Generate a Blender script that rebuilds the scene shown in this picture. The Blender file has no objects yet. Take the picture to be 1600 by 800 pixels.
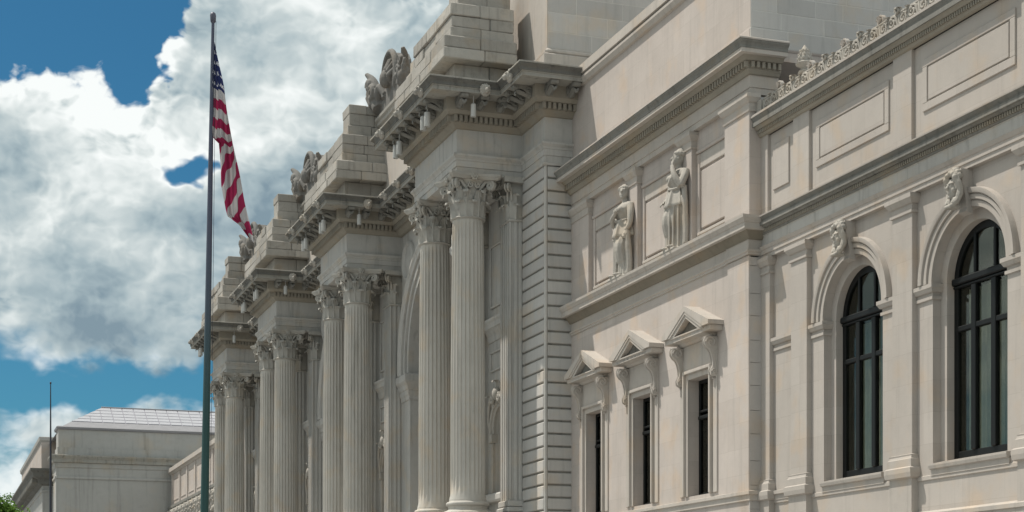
import bpy, bmesh, math, random
from mathutils import Vector, Matrix
random.seed(7)
R = math.radians
PI = math.pi
scene = bpy.context.scene
COL = scene.collection

# ------------------------------------------------------------------ camera
cam = bpy.data.cameras.new('camera')
camo = bpy.data.objects.new('camera', cam); COL.objects.link(camo)
cam.sensor_width = 36.0
cam.lens = 2600.0 / 1600.0 * 36.0
cam.shift_y = (985.0 - 400.0) / 1600.0
cam.clip_start = 0.1; cam.clip_end = 5000
TH = math.atan(910.0 / 2600.0)
camo.location = (0, 0, 1.7)
camo.rotation_euler = (R(90), 0, -TH)
scene.camera = camo
scene.render.resolution_x = 1024; scene.render.resolution_y = 512

# ------------------------------------------------------------------ sun, exposure
LDIR = Vector((1.0, -0.78, -2.5)).normalized()      # the way sunlight travels
sun = bpy.data.lights.new('sun', 'SUN'); sun.energy = 3.7; sun.angle = R(0.6); sun.color = (1.0, 0.95, 0.87)
suno = bpy.data.objects.new('sun', sun); COL.objects.link(suno)
suno.rotation_euler = LDIR.to_track_quat('-Z', 'Y').to_euler()
SUN_EL = math.asin(-LDIR.z); SUN_AZ = math.atan2(-LDIR.x, -LDIR.y)
scene.view_settings.view_transform = 'Standard'
scene.view_settings.look = 'None'
scene.view_settings.exposure = 0.25
scene.view_settings.gamma = 1.0

# ------------------------------------------------------------------ node helper
class NT:
    def __init__(s, tree): s.t = tree; s.n = tree.nodes; s.l = tree.links
    def new(s, typ, **kw):
        n = s.n.new(typ)
        for k, v in kw.items(): setattr(n, k, v)
        return n
    def put(s, sock, v):
        if isinstance(v, bpy.types.NodeSocket): s.l.new(v, sock)
        elif v is not None: sock.default_value = v
    def m(s, op, a, b=None, c=None, clamp=False):
        n = s.new('ShaderNodeMath', operation=op, use_clamp=clamp)
        s.put(n.inputs[0], a)
        if b is not None: s.put(n.inputs[1], b)
        if c is not None: s.put(n.inputs[2], c)
        return n.outputs[0]
    def vm(s, op, a, b=None):
        n = s.new('ShaderNodeVectorMath', operation=op)
        s.put(n.inputs[0], a)
        if b is not None: s.put(n.inputs[1], b)
        return n.outputs[0]
    def noise(s, vec, scale, detail=4, rough=.55, dist=0.0):
        n = s.new('ShaderNodeTexNoise')
        s.put(n.inputs['Vector'], vec); n.inputs['Scale'].default_value = scale
        n.inputs['Detail'].default_value = detail; n.inputs['Roughness'].default_value = rough
        n.inputs['Distortion'].default_value = dist
        return n.outputs['Fac']
    def mix(s, fac, a, b, blend='MIX'):
        n = s.new('ShaderNodeMix', data_type='RGBA', blend_type=blend)
        s.put(n.inputs[0], fac)
        s.put(n.inputs[6], a if isinstance(a, bpy.types.NodeSocket) else (*a, 1))
        s.put(n.inputs[7], b if isinstance(b, bpy.types.NodeSocket) else (*b, 1))
        return n.outputs[2]
    def smooth(s, x, a, b, lo=0.0, hi=1.0):
        n = s.new('ShaderNodeMapRange', interpolation_type='SMOOTHSTEP')
        s.put(n.inputs[0], x); n.inputs[1].default_value = a; n.inputs[2].default_value = b
        n.inputs[3].default_value = lo; n.inputs[4].default_value = hi
        return n.outputs[0]
    def gauss(s, x, c, w):
        q = s.m('DIVIDE', s.m('SUBTRACT', x, c), w)
        return s.m('EXPONENT', s.m('MULTIPLY', s.m('MULTIPLY', q, q), -1.0))
    def curve(s, x, pts):
        n = s.new('ShaderNodeFloatCurve')
        s.put(n.inputs['Value'], x)
        c = n.mapping.curves[0]
        while len(c.points) < len(pts): c.points.new(0.5, 0.5)
        for p, (a, b) in zip(c.points, pts): p.location = (a, b); p.handle_type = 'VECTOR'
        n.mapping.update()
        return n.outputs[0]

# ------------------------------------------------------------------ world: daylight sky with cumulus
world = bpy.data.worlds.new('World'); scene.world = world; world.use_nodes = True
w = NT(world.node_tree); w.n.clear()
sky = w.new('ShaderNodeTexSky', sky_type='NISHITA', sun_disc=False)
sky.sun_elevation = SUN_EL; sky.sun_rotation = SUN_AZ
sky.air_density = 1.0; sky.dust_density = 0.6; sky.ozone_density = 2.5
blue = w.mix(1.0, sky.outputs[0], (0.22, 0.56, 0.66), 'MULTIPLY')
tc = w.new('ShaderNodeTexCoord')
D = w.vm('NORMALIZE', tc.outputs['Generated'])
sx = w.new('ShaderNodeSeparateXYZ'); w.l.new(D, sx.inputs[0])
az = w.m('DEGREES', w.m('ARCTAN2', sx.outputs[0], sx.outputs[1]))
el = w.m('DEGREES', w.m('ARCSINE', sx.outputs[2]))
Dw = w.vm('MULTIPLY', D, (1, 1, 1.35))
def fb(vec, scale, detail, rough, typ='FBM'):
    n = w.new('ShaderNodeTexNoise', noise_type=typ, normalize=True)
    w.put(n.inputs['Vector'], vec); n.inputs['Scale'].default_value = scale; n.inputs['Detail'].default_value = detail; n.inputs['Roughness'].default_value = rough
    return n
wp = fb(Dw, 22, 3, .55)
wv = w.vm('SUBTRACT', wp.outputs['Color'], (.5, .5, .5))
Dw2 = w.vm('ADD', Dw, w.vm('MULTIPLY', wv, (.030, .030, .030)))
def heads(vec, det):
    # cauliflower heads: fractal cells, domed in the middle and creased between
    v = w.new('ShaderNodeTexVoronoi', feature='F1', normalize=True); w.put(v.inputs['Vector'], vec)
    v.inputs['Scale'].default_value = 24; v.inputs['Detail'].default_value = det; v.inputs['Roughness'].default_value = .60; v.inputs['Lacunarity'].default_value = 2.1
    return w.m('SUBTRACT', 1.0, v.outputs['Distance'])
swell = fb(Dw2, 17, 6, .55).outputs['Fac']
h0 = heads(Dw2, 3)
h1 = heads(w.vm('ADD', Dw2, (-.0032, .0008, .0046)), 3)
n1 = w.m('ADD', w.m('MULTIPLY', w.m('SUBTRACT', swell, .5), 2.6), w.m('MULTIPLY', w.m('SUBTRACT', h0, .66), 1.5))
swell_s = fb(w.vm('ADD', Dw2, (-.012, .002, .018)), 17, 3, .5).outputs['Fac']
big = w.noise(w.vm('ADD', Dw, (3.3, 1.2, 0.4)), 11, 2, .45)
wide = w.noise(Dw, 1.9, 3, .5)
wm = w.new('ShaderNodeSeparateXYZ'); w.l.new(fb(Dw, 34, 3, .5).outputs['Color'], wm.inputs[0])
az0, el0 = az, el
az = w.m('ADD', az, w.m('MULTIPLY', w.m('SUBTRACT', wm.outputs[0], .5), 3.0)); el = w.m('ADD', el, w.m('MULTIPLY', w.m('SUBTRACT', wm.outputs[1], .5), 2.6))
# cloud banks: top line over azimuth, a clear band under the base, broken clouds elsewhere
e01 = w.curve(w.m('DIVIDE', w.m('ADD', az, 4.0), 24.0, clamp=True),
              [(0, .30), (.12, .40), (.25, .23), (.33, .33), (.40, .33), (.44, .27), (.465, .33), (.50, .55), (.53, .72), (.57, .84), (.72, .88), (1, .55)])
edge = w.m('ADD', w.m('MULTIPLY', e01, 10.0), 14.5)
top = w.m('MINIMUM', w.m('DIVIDE', w.m('SUBTRACT', edge, el), 1.5), 1.45)
gap = w.m('MULTIPLY', w.m('MULTIPLY', w.gauss(el, 8.2, .85), w.smooth(az, 12.5, 8.5)), w.smooth(az, -6, 1.0, .5, 1))
hole = w.m('MULTIPLY', w.gauss(az, 8.35, .8), w.gauss(el, 15.2, .55))
low = w.smooth(el, 8.2, 6.4)
mask = w.m('SUBTRACT', w.m('SUBTRACT', w.m('SUBTRACT', top, w.m('MULTIPLY', gap, 1.95)), w.m('MULTIPLY', hole, 2.5)), w.m('MULTIPLY', low, .50))
win = w.m('MULTIPLY', w.m('MULTIPLY', w.smooth(az, -12, -2), w.smooth(az, 34, 20)), w.smooth(el, 30, 22))
gen = w.m('MULTIPLY', w.m('SUBTRACT', wide, .35), 6.0)
mask = w.m('ADD', w.m('MULTIPLY', mask, win), w.m('MULTIPLY', gen, w.m('SUBTRACT', 1.0, win)))
dens = w.m('ADD', mask, w.m('MULTIPLY', n1, w.m('ADD', 1.15, w.m('MULTIPLY', hole, 1.0))))
soft = w.m('ADD', w.smooth(el0, 12.5, 9.6, .34, 1.5), w.m('MULTIPLY', hole, 2.2))
alpha = w.smooth(w.m('DIVIDE', dens, soft), 0.0, 1.0)
emb = w.m('ADD', w.m('MULTIPLY', w.m('SUBTRACT', h0, h1), 2.1), w.m('MULTIPLY', w.m('SUBTRACT', swell, swell_s), 2.2))
thick = w.smooth(dens, 0.2, 1.8)
lit = w.m('ADD', .855, w.m('MULTIPLY', emb, w.smooth(dens, .3, 1.5, 1.5, .62)))
lit = w.m('SUBTRACT', lit, w.m('MULTIPLY', thick, .34))
lit = w.m('ADD', lit, w.m('MULTIPLY', w.m('SUBTRACT', big, .5), 1.5))
base = w.m('MULTIPLY', w.m('ADD', w.m('MULTIPLY', w.smooth(el0, 11.6, 10.0), w.smooth(el0, 7.4, 8.6)), w.smooth(el, 7.5, 5.5, 0, .45)), w.m('MULTIPLY', win, .36))
grey = w.m('MULTIPLY', w.m('MULTIPLY', w.gauss(az, 13.5, 3.6), w.gauss(el, 15.5, 3.0)), .26)
lit = w.m('SUBTRACT', w.m('SUBTRACT', lit, grey), base, clamp=True)
cl = w.new('ShaderNodeValToRGB'); w.l.new(lit, cl.inputs[0])
cr = cl.color_ramp
cr.elements[0].position = 0.05; cr.elements[0].color = (.19, .265, .315, 1)
cr.elements[1].position = .92; cr.elements[1].color = (.80, .83, .82, 1)
for p_, c_ in ((.33, (.33, .41, .44)), (.55, (.47, .535, .545)), (.72, (.62, .67, .665))):
    e_ = cr.elements.new(p_); e_.color = (*c_, 1)
bgS = w.new('ShaderNodeBackground'); w.l.new(blue, bgS.inputs[0]); bgS.inputs[1].default_value = .085
bgC = w.new('ShaderNodeBackground'); w.l.new(cl.outputs[0], bgC.inputs[0]); bgC.inputs[1].default_value = 1.0
mx = w.new('ShaderNodeMixShader'); w.l.new(alpha, mx.inputs[0]); w.l.new(bgS.outputs[0], mx.inputs[1]); w.l.new(bgC.outputs[0], mx.inputs[2])
wo = w.new('ShaderNodeOutputWorld'); w.l.new(mx.outputs[0], wo.inputs[0])
world.cycles.sampling_method = 'MANUAL'; world.cycles.sample_map_resolution = 512
scene.cycles.max_bounces = 6; scene.cycles.diffuse_bounces = 2

# ------------------------------------------------------------------ materials
def stone(name, col, var=.16, stain=.25, stain_col=(.10, .095, .085), bump=.25, rough=.9, streak=.25, blockvar=.0, scale=1.0, joints=False):
    m = bpy.data.materials.new(name); m.use_nodes = True
    t = NT(m.node_tree); t.n.clear()
    geo = t.new('ShaderNodeNewGeometry'); P = geo.outputs['Position']
    big = t.noise(P, .35 * scale, 5, .6)
    mid = t.noise(P, 2.3 * scale, 6, .62)
    fine = t.noise(P, 34 * scale, 5, .7)
    stv = t.vm('MULTIPLY', P, (2.2, 2.2, .16)); st = t.noise(stv, 1.6 * scale, 5, .62, .4)
    v = t.m('ADD', t.m('MULTIPLY', t.m('SUBTRACT', big, .5), 1.5), t.m('MULTIPLY', t.m('SUBTRACT', mid, .5), 1.0))
    v = t.m('ADD', v, t.m('MULTIPLY', t.m('SUBTRACT', fine, .5), .7))
    c1 = tuple(max(0, x * (1 - var)) for x in col); c2 = tuple(x * (1 + var) for x in col)
    base = t.mix(t.m('ADD', .5, v, clamp=True), c1, c2)
    warm = t.mix(t.smooth(t.noise(P, .9 * scale, 3, .5), .5, .72), base, t.mix(1.0, base, (1.06, .985, .9), 'MULTIPLY'))
    if blockvar:
        oi = t.new('ShaderNodeObjectInfo')
        warm = t.mix(1.0, warm, t.mix(oi.outputs['Random'], tuple([1 - blockvar] * 3), tuple([1 + blockvar * .7] * 3)), 'MULTIPLY')
    f = t.m('MULTIPLY', t.smooth(st, .50, .74), streak)
    f2 = t.m('MULTIPLY', t.smooth(mid, .50, .78), stain)
    colr = t.mix(t.m('ADD', f, f2, clamp=True), warm, stain_col)
    if joints:
        sp = t.new('ShaderNodeSeparateXYZ'); t.l.new(P, sp.inputs[0])
        cb = t.new('ShaderNodeCombineXYZ'); t.l.new(t.m('ADD', sp.outputs[1], sp.outputs[0]), cb.inputs[0]); t.l.new(sp.outputs[2], cb.inputs[1])
        br = t.new('ShaderNodeTexBrick'); t.l.new(cb.outputs[0], br.inputs['Vector']); br.inputs['Scale'].default_value = 1.0
        br.inputs['Mortar Size'].default_value = .006; br.inputs['Mortar Smooth'].default_value = .3; br.inputs['Brick Width'].default_value = 1.75; br.inputs['Row Height'].default_value = .82
        br.inputs['Color1'].default_value = (.96, .955, .95, 1); br.inputs['Color2'].default_value = (1.03, 1.03, 1.03, 1); br.inputs['Mortar'].default_value = (.86, .85, .83, 1)
        colr = t.mix(1.0, colr, br.outputs['Color'], 'MULTIPLY')
    b = t.new('ShaderNodeBsdfPrincipled'); t.l.new(colr, b.inputs['Base Color'])
    b.inputs['Roughness'].default_value = rough; b.inputs['Specular IOR Level'].default_value = .25
    bp = t.new('ShaderNodeBump'); bp.inputs['Strength'].default_value = bump; bp.inputs['Distance'].default_value = .03
    t.l.new(t.m('ADD', t.m('MULTIPLY', fine, .5), mid), bp.inputs['Height']); t.l.new(bp.outputs[0], b.inputs['Normal'])
    o = t.new('ShaderNodeOutputMaterial'); t.l.new(b.outputs[0], o.inputs[0])
    return m
def plain(name, col, rough=.5, metal=0.0, spec=.5, noise=0.0, nscale=8):
    m = bpy.data.materials.new(name); m.use_nodes = True
    t = NT(m.node_tree); b = t.n['Principled BSDF']
    b.inputs['Roughness'].default_value = rough; b.inputs['Metallic'].default_value = metal; b.inputs['Specular IOR Level'].default_value = spec
    if noise:
        geo = t.new('ShaderNodeNewGeometry')
        n = t.noise(geo.outputs['Position'], nscale, 4, .6)
        t.l.new(t.mix(n, tuple(x * (1 - noise) for x in col), tuple(x * (1 + noise) for x in col)), b.inputs['Base Color'])
    else: b.inputs['Base Color'].default_value = (*col, 1)
    return m
M = {}
M['warm'] = stone('limestone_cream', (.49, .435, .392), .11, .09, streak=.16, joints=True)
M['wing'] = stone('limestone_buff', (.445, .403, .362), .10, .09, streak=.12, joints=True)
M['wing2'] = stone('limestone_buff_trim', (.44, .398, .355), .12, .18, streak=.2)
M['warm2'] = stone('limestone_cream_trim', (.475, .43, .382), .12, .16, streak=.2)
M['crest'] = stone('limestone_crest', (.20, .19, .175), .2, .45, stain_col=(.10, .095, .09), streak=.3)
M['pale'] = plain('pale_enamel', (.50, .49, .46), .6, noise=.1)
M['carve'] = stone('limestone_carved', (.42, .39, .345), .16, .34, streak=.28)
M['grey'] = stone('limestone_grey', (.49, .47, .435), .14, .18, streak=.34)
M['shaft'] = stone('limestone_shaft', (.51, .482, .435), .14, .16, streak=.42, stain_col=(.20, .185, .15))
M['capital'] = stone('limestone_capital', (.43, .41, .37), .15, .40, streak=.2)
M['ashlar'] = stone('limestone_ashlar', (.50, .48, .45), .10, .12, streak=.16, blockvar=.09)
M['return'] = stone('limestone_return', (.46, .43, .40), .10, .10, streak=.10, blockvar=.05)
M['rough'] = stone('limestone_rough', (.40, .375, .335), .22, .40, streak=.36, bump=.6, blockvar=.16)
M['mortar'] = stone('mortar', (.58, .56, .52), .10, .05, streak=.05)
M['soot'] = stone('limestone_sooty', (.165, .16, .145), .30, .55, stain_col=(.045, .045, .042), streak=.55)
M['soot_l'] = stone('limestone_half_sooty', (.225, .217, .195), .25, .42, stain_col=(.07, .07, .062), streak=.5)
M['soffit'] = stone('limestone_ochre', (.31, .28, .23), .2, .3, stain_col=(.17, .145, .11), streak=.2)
M['undercut'] = stone('limestone_dark_brown', (.235, .205, .16), .2, .35, stain_col=(.11, .09, .065), streak=.25)  # darker brown stone for the underside of the string course
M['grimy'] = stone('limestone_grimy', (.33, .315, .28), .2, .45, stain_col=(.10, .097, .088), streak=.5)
M['far'] = stone('limestone_far', (.42, .41, .385), .12, .2, streak=.3, scale=.5)
M['iron'] = plain('window_iron', (.007, .008, .008), .5, spec=.25)
M['dark'] = plain('interior_dark', (.02, .022, .024), .9)
M['curtain'] = plain('curtain', (.52, .535, .475), .9, noise=.15, nscale=5)
M['lead'] = plain('roof_lead', (.24, .235, .245), .6, noise=.2, nscale=1.5)
M['roofglass'] = plain('roof_glazing', (.41, .405, .425), .35, noise=.12, nscale=1.2)
M['rail'] = plain('roof_bar', (.30, .29, .33), .5)
M['darkpole'] = plain('dark_pole', (.03, .033, .045), .45)
M['ground'] = plain('ground_asphalt', (.10, .10, .10), .9, noise=.3, nscale=.6)
M['paving'] = plain('paving', (.30, .295, .285), .85, noise=.2, nscale=.7)
M['gold'] = plain('pole_cap', (.10, .10, .13), .4, metal=.3)
def glass_mat():
    m = bpy.data.materials.new('window_glass'); m.use_nodes = True
    t = NT(m.node_tree); t.n.clear()
    tr = t.new('ShaderNodeBsdfTransparent'); tr.inputs[0].default_value = (.77, .785, .75, 1)
    gl = t.new('ShaderNodeBsdfGlossy'); gl.inputs['Roughness'].default_value = .04; gl.inputs[0].default_value = (.8, .82, .78, 1)
    fr = t.new('ShaderNodeFresnel'); fr.inputs[0].default_value = 1.5
    mx = t.new('ShaderNodeMixShader'); t.l.new(t.m('MULTIPLY', fr.outputs[0], .22), mx.inputs[0]); t.l.new(tr.outputs[0], mx.inputs[1]); t.l.new(gl.outputs[0], mx.inputs[2])
    o = t.new('ShaderNodeOutputMaterial'); t.l.new(mx.outputs[0], o.inputs[0])
    return m
M['glass'] = glass_mat()
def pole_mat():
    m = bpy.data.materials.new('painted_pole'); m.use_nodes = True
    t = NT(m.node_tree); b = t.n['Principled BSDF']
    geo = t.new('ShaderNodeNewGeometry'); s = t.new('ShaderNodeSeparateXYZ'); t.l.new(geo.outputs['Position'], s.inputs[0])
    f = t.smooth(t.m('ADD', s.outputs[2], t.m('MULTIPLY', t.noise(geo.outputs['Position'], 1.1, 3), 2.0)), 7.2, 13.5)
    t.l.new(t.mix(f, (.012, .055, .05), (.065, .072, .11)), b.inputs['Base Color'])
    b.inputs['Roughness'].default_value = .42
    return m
M['pole'] = pole_mat()
def flag_mat():
    m = bpy.data.materials.new('flag_cloth'); m.use_nodes = True
    t = NT(m.node_tree); t.n.clear()
    uv = t.new('ShaderNodeUVMap'); s = t.new('ShaderNodeSeparateXYZ'); t.l.new(uv.outputs[0], s.inputs[0])
    u, v = s.outputs[0], s.outputs[1]
    sv = t.m('SUBTRACT', t.m('MULTIPLY', v, 40.0), 10.0)       # stripe number counted from the canton down
    k = t.m('MODULO', t.m('FLOOR', t.m('ADD', sv, 20.0)), 2.0)
    stripes = t.mix(k, (.56, .545, .54), (.37, .035, .10))
    canton = t.m('LESS_THAN', sv, 0.0)
    gu = t.m('SUBTRACT', t.m('FRACT', t.m('MULTIPLY', u, 5.0)), .5); gv = t.m('SUBTRACT', t.m('FRACT', t.m('MULTIPLY', sv, .95)), .5)
    rr = t.m('SQRT', t.m('ADD', t.m('MULTIPLY', t.m('MULTIPLY', gu, .5), t.m('MULTIPLY', gu, .5)), t.m('MULTIPLY', gv, gv)))
    an = t.m('COSINE', t.m('MULTIPLY', t.m('ARCTAN2', gu, gv), 5.0))
    star = t.m('LESS_THAN', rr, t.m('ADD', .17, t.m('MULTIPLY', an, .06)))
    ccol = t.mix(star, (.035, .045, .13), (.62, .62, .66))
    col = t.mix(canton, stripes, ccol)
    df = t.new('ShaderNodeBsdfDiffuse'); t.l.new(col, df.inputs[0])
    tl = t.new('ShaderNodeBsdfTranslucent'); t.l.new(col, tl.inputs[0])
    mx = t.new('ShaderNodeMixShader'); mx.inputs[0].default_value = .35; t.l.new(df.outputs[0], mx.inputs[1]); t.l.new(tl.outputs[0], mx.inputs[2])
    o = t.new('ShaderNodeOutputMaterial'); t.l.new(mx.outputs[0], o.inputs[0])
    return m
M['flag'] = flag_mat()
def leaf_mat():
    m = bpy.data.materials.new('foliage'); m.use_nodes = True
    t = NT(m.node_tree); t.n.clear()
    geo = t.new('ShaderNodeNewGeometry')
    col = t.mix(geo.outputs['Random Per Island'], (.07, .14, .03), (.17, .28, .06))
    df = t.new('ShaderNodeBsdfDiffuse'); t.l.new(col, df.inputs[0])
    tl = t.new('ShaderNodeBsdfTranslucent'); t.l.new(col, tl.inputs[0])
    mx = t.new('ShaderNodeMixShader'); mx.inputs[0].default_value = .4; t.l.new(df.outputs[0], mx.inputs[1]); t.l.new(tl.outputs[0], mx.inputs[2])
    o = t.new('ShaderNodeOutputMaterial'); t.l.new(mx.outputs[0], o.inputs[0])
    return m
M['leaf'] = leaf_mat(); M['bark'] = plain('bark', (.09, .065, .045), .9, noise=.4, nscale=4)

# ------------------------------------------------------------------ mesh builder
class MB:
    def __init__(s): s.v = []; s.f = []
    def add(s, vs, fs):
        o = len(s.v); s.v += [tuple(p) for p in vs]; s.f += [tuple(i + o for i in f) for f in fs]; return s
    def box(s, x0, x1, y0, y1, z0, z1):
        return s.add([(x0, y0, z0), (x1, y0, z0), (x1, y1, z0), (x0, y1, z0), (x0, y0, z1), (x1, y0, z1), (x1, y1, z1), (x0, y1, z1)],
                     [(0, 3, 2, 1), (4, 5, 6, 7), (0, 1, 5, 4), (1, 2, 6, 5), (2, 3, 7, 6), (3, 0, 4, 7)])
    def bbox(s, x0, x1, y0, y1, z0, z1, b=.02, jit=0.0):
        # chamfered block (24 verts)
        rj = lambda: random.uniform(-jit, jit)
        c = [(x0, x1), (y0, y1), (z0, z1)]; vs = []; idx = {}
        J = {(i, j, k): (rj(), rj(), rj()) for i in (0, 1) for j in (0, 1) for k in (0, 1)}
        for i in (0, 1):
            for j in (0, 1):
                for k in (0, 1):
                    p = [c[0][i], c[1][j], c[2][k]]; q = J[(i, j, k)]
                    for ax in range(3):
                        r = list(p)
                        for o in range(3):
                            if o != ax: r[o] += b * (1 if (i, j, k)[o] == 0 else -1)
                        idx[(i, j, k, ax)] = len(vs); vs.append(tuple(r[a] + q[a] for a in range(3)))
        fs = []
        def g(t, ax): return idx[(*t, ax)]
        for ax in range(3):
            o1, o2 = (ax + 1) % 3, (ax + 2) % 3
            for sd in (0, 1):
                def T(a, bb):
                    t = [0, 0, 0]; t[ax] = sd; t[o1] = a; t[o2] = bb; return tuple(t)
                q = [g(T(0, 0), ax), g(T(1, 0), ax), g(T(1, 1), ax), g(T(0, 1), ax)]
                fs.append(q)
        for ax in range(3):      # edge chamfers along axis ax
            o1, o2 = (ax + 1) % 3, (ax + 2) % 3
            for a in (0, 1):
                for bb in (0, 1):
                    t0 = [0, 0, 0]; t0[o1] = a; t0[o2] = bb; t1 = list(t0); t1[ax] = 1
                    fs.append([g(tuple(t0), o1), g(tuple(t1), o1), g(tuple(t1), o2), g(tuple(t0), o2)])
        for i in (0, 1):
            for j in (0, 1):
                for k in (0, 1): fs.append([g((i, j, k), 0), g((i, j, k), 1), g((i, j, k), 2)])
        return s.add(vs, fs)
    def loft(s, rings, caps=True, closed=True):
        n = len(rings[0]); o = len(s.v)
        for r in rings: s.v += [tuple(p) for p in r]
        for i in range(len(rings) - 1):
            for j in range(n if closed else n - 1):
                a = o + i * n + j; b = o + i * n + (j + 1) % n
                s.f.append((a, b, b + n, a + n))
        if caps and closed:
            s.f.append(tuple(o + j for j in range(n))[::-1]); s.f.append(tuple(o + (len(rings) - 1) * n + j for j in range(n)))
        return s
    def sweep(s, prof, path, back=.3, closed_top=True):
        # prof: [(outward, z)] bottom to top; path: plan polyline, outward is on its left
        pr = list(prof) + [(-back, prof[-1][1]), (-back, prof[0][1])]
        rings = []
        for i, p in enumerate(path):
            p = Vector(p)
            n1 = n2 = None
            if i > 0: d = (p - Vector(path[i - 1])).normalized(); n1 = Vector((-d.y, d.x))
            if i < len(path) - 1: d = (Vector(path[i + 1]) - p).normalized(); n2 = Vector((-d.y, d.x))
            if n1 is None: n1 = n2
            if n2 is None: n2 = n1
            mt = (n1 + n2) / max(.15, 1 + n1.dot(n2))
            rings.append([(p.x + mt.x * d_, p.y + mt.y * d_, z_) for d_, z_ in pr])
        return s.loft(rings)
    def lathe(s, prof, n=24, c=(0, 0, 0), a0=0):
        rings = [[(c[0] + r * math.cos(a0 + 2 * PI * j / n), c[1] + r * math.sin(a0 + 2 * PI * j / n), c[2] + z) for j in range(n)] for r, z in prof]
        return s.loft(rings)
    def tube(s, pts, rad, n=8, caps=True, flat=1.0):
        rings = []; pts = [Vector(p) for p in pts]
        up = Vector((0, 0, 1)); prev = None
        for i, p in enumerate(pts):
            d = (pts[min(i + 1, len(pts) - 1)] - pts[max(i - 1, 0)]).normalized()
            if prev is None:
                a = up if abs(d.dot(up)) < .9 else Vector((1, 0, 0))
                u = d.cross(a).normalized()
            else:
                u = (prev - d * prev.dot(d)).normalized()
            prev = u; v_ = d.cross(u)
            r = rad[i] if isinstance(rad, (list, tuple)) else rad
            rings.append([p + u * (r * math.cos(2 * PI * j / n)) + v_ * (r * flat * math.sin(2 * PI * j / n)) for j in range(n)])
        return s.loft(rings, caps)
    def prism(s, poly, a0, a1, axis='x'):
        # poly in (y,z) for axis x, (x,z) for axis y, (x,y) for axis z
        def P(q, a): return {'x': (a, q[0], q[1]), 'y': (q[0], a, q[1]), 'z': (q[0], q[1], a)}[axis]
        n = len(poly); o = len(s.v)
        s.v += [P(q, a0) for q in poly] + [P(q, a1) for q in poly]
        s.f.append(tuple(o + i for i in range(n))); s.f.append(tuple(o + n + i for i in range(n))[::-1])
        for i in range(n): s.f.append((o + i, o + (i + 1) % n, o + n + (i + 1) % n, o + n + i))
        return s
    def ellipsoid(s, c, r, n=12, m=8):
        rings = []
        for i in range(1, m):
            t = PI * i / m
            rings.append([(c[0] + r[0] * math.sin(t) * math.cos(2 * PI * j / n), c[1] + r[1] * math.sin(t) * math.sin(2 * PI * j / n), c[2] - r[2] * math.cos(t)) for j in range(n)])
        return s.loft(rings)
    def merge(s, o, T=None):
        vs = o.v if T is None else [tuple(T @ Vector(p)) for p in o.v]
        return s.add(vs, o.f)
    def mesh(s, name, mat, smooth=False, angle=35, recalc=True):
        me = bpy.data.meshes.new(name); me.from_pydata(s.v, [], s.f)
        if recalc:
            bm = bmesh.new(); bm.from_mesh(me); bmesh.ops.recalc_face_normals(bm, faces=bm.faces); bm.to_mesh(me); bm.free()
        if mat: me.materials.append(M[mat])
        if smooth:
            for p in me.polygons: p.use_smooth = True
            me.set_sharp_from_angle(angle=R(angle))
        me.update()
        return me
    def obj(s, name, mat, parent=None, smooth=False, angle=35, **kw):
        return put(s.mesh(name, mat, smooth, angle), name, parent, **kw)
WL = {}
def put(me, name, parent=None, loc=(0, 0, 0), rot=None, scale=None, kind=None):
    o = bpy.data.objects.new(name, me); COL.objects.link(o)
    loc = Vector(loc); WL[o.name] = loc.copy()
    if parent is not None:
        o.parent = parent; o.location = loc - WL[parent.name]
    else: o.location = loc
    if rot: o.rotation_euler = rot
    if scale: o.scale = scale
    if kind: o['kind'] = kind
    return o
def thing(name, label, cat, loc=(0, 0, 0), group=None):
    o = bpy.data.objects.new(name, None); COL.objects.link(o); o.location = loc; WL[o.name] = Vector(loc)
    o['label'] = label; o['category'] = cat
    if group: o['group'] = group
    return o
def tag(o, label, cat, group=None):
    o['label'] = label; o['category'] = cat
    if group: o['group'] = group
    return o
def remeshed(mb, voxel, mat, name, smooth_it=4, ratio=None):
    me = mb.mesh('tmp', None)
    o = bpy.data.objects.new('tmp', me); COL.objects.link(o)
    md = o.modifiers.new('r', 'REMESH'); md.mode = 'VOXEL'; md.voxel_size = voxel; md.use_smooth_shade = True
    if smooth_it:
        sm = o.modifiers.new('s', 'SMOOTH'); sm.iterations = smooth_it; sm.factor = .4
    if ratio:
        dc = o.modifiers.new('d', 'DECIMATE'); dc.ratio = ratio
    dg = bpy.context.evaluated_depsgraph_get()
    out = bpy.data.meshes.new_from_object(o.evaluated_get(dg))
    bpy.data.objects.remove(o); out.name = name
    out.materials.clear(); out.materials.append(M[mat])
    for p in out.polygons: p.use_smooth = True
    return out
def catmull(pts, n=6):
    P = [Vector(p) for p in pts]; P = [P[0] * 2 - P[1]] + P + [P[-1] * 2 - P[-2]]; out = []
    for i in range(1, len(P) - 2):
        for k in range(n):
            t = k / n
            out.append(.5 * ((2 * P[i]) + (P[i + 1] - P[i - 1]) * t + (2 * P[i - 1] - 5 * P[i] + 4 * P[i + 1] - P[i + 2]) * t * t + (3 * P[i] - P[i - 1] - 3 * P[i + 1] + P[i + 2]) * t ** 3))
    out.append(P[-2]); return out
def spiral(c, r0, turns, a0, ax1, ax2, n=22, r1=.18, sgn=1):
    # points of a scroll winding in from radius r0, in the plane ax1/ax2
    c = Vector(c); a1 = Vector(ax1); a2 = Vector(ax2); out = []
    for i in range(n + 1):
        t = i / n; r = r0 * (1 - t) + r0 * r1 * t; a = a0 + sgn * 2 * PI * turns * t
        out.append(c + a1 * (r * math.cos(a)) + a2 * (r * math.sin(a)))
    return out
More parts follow.
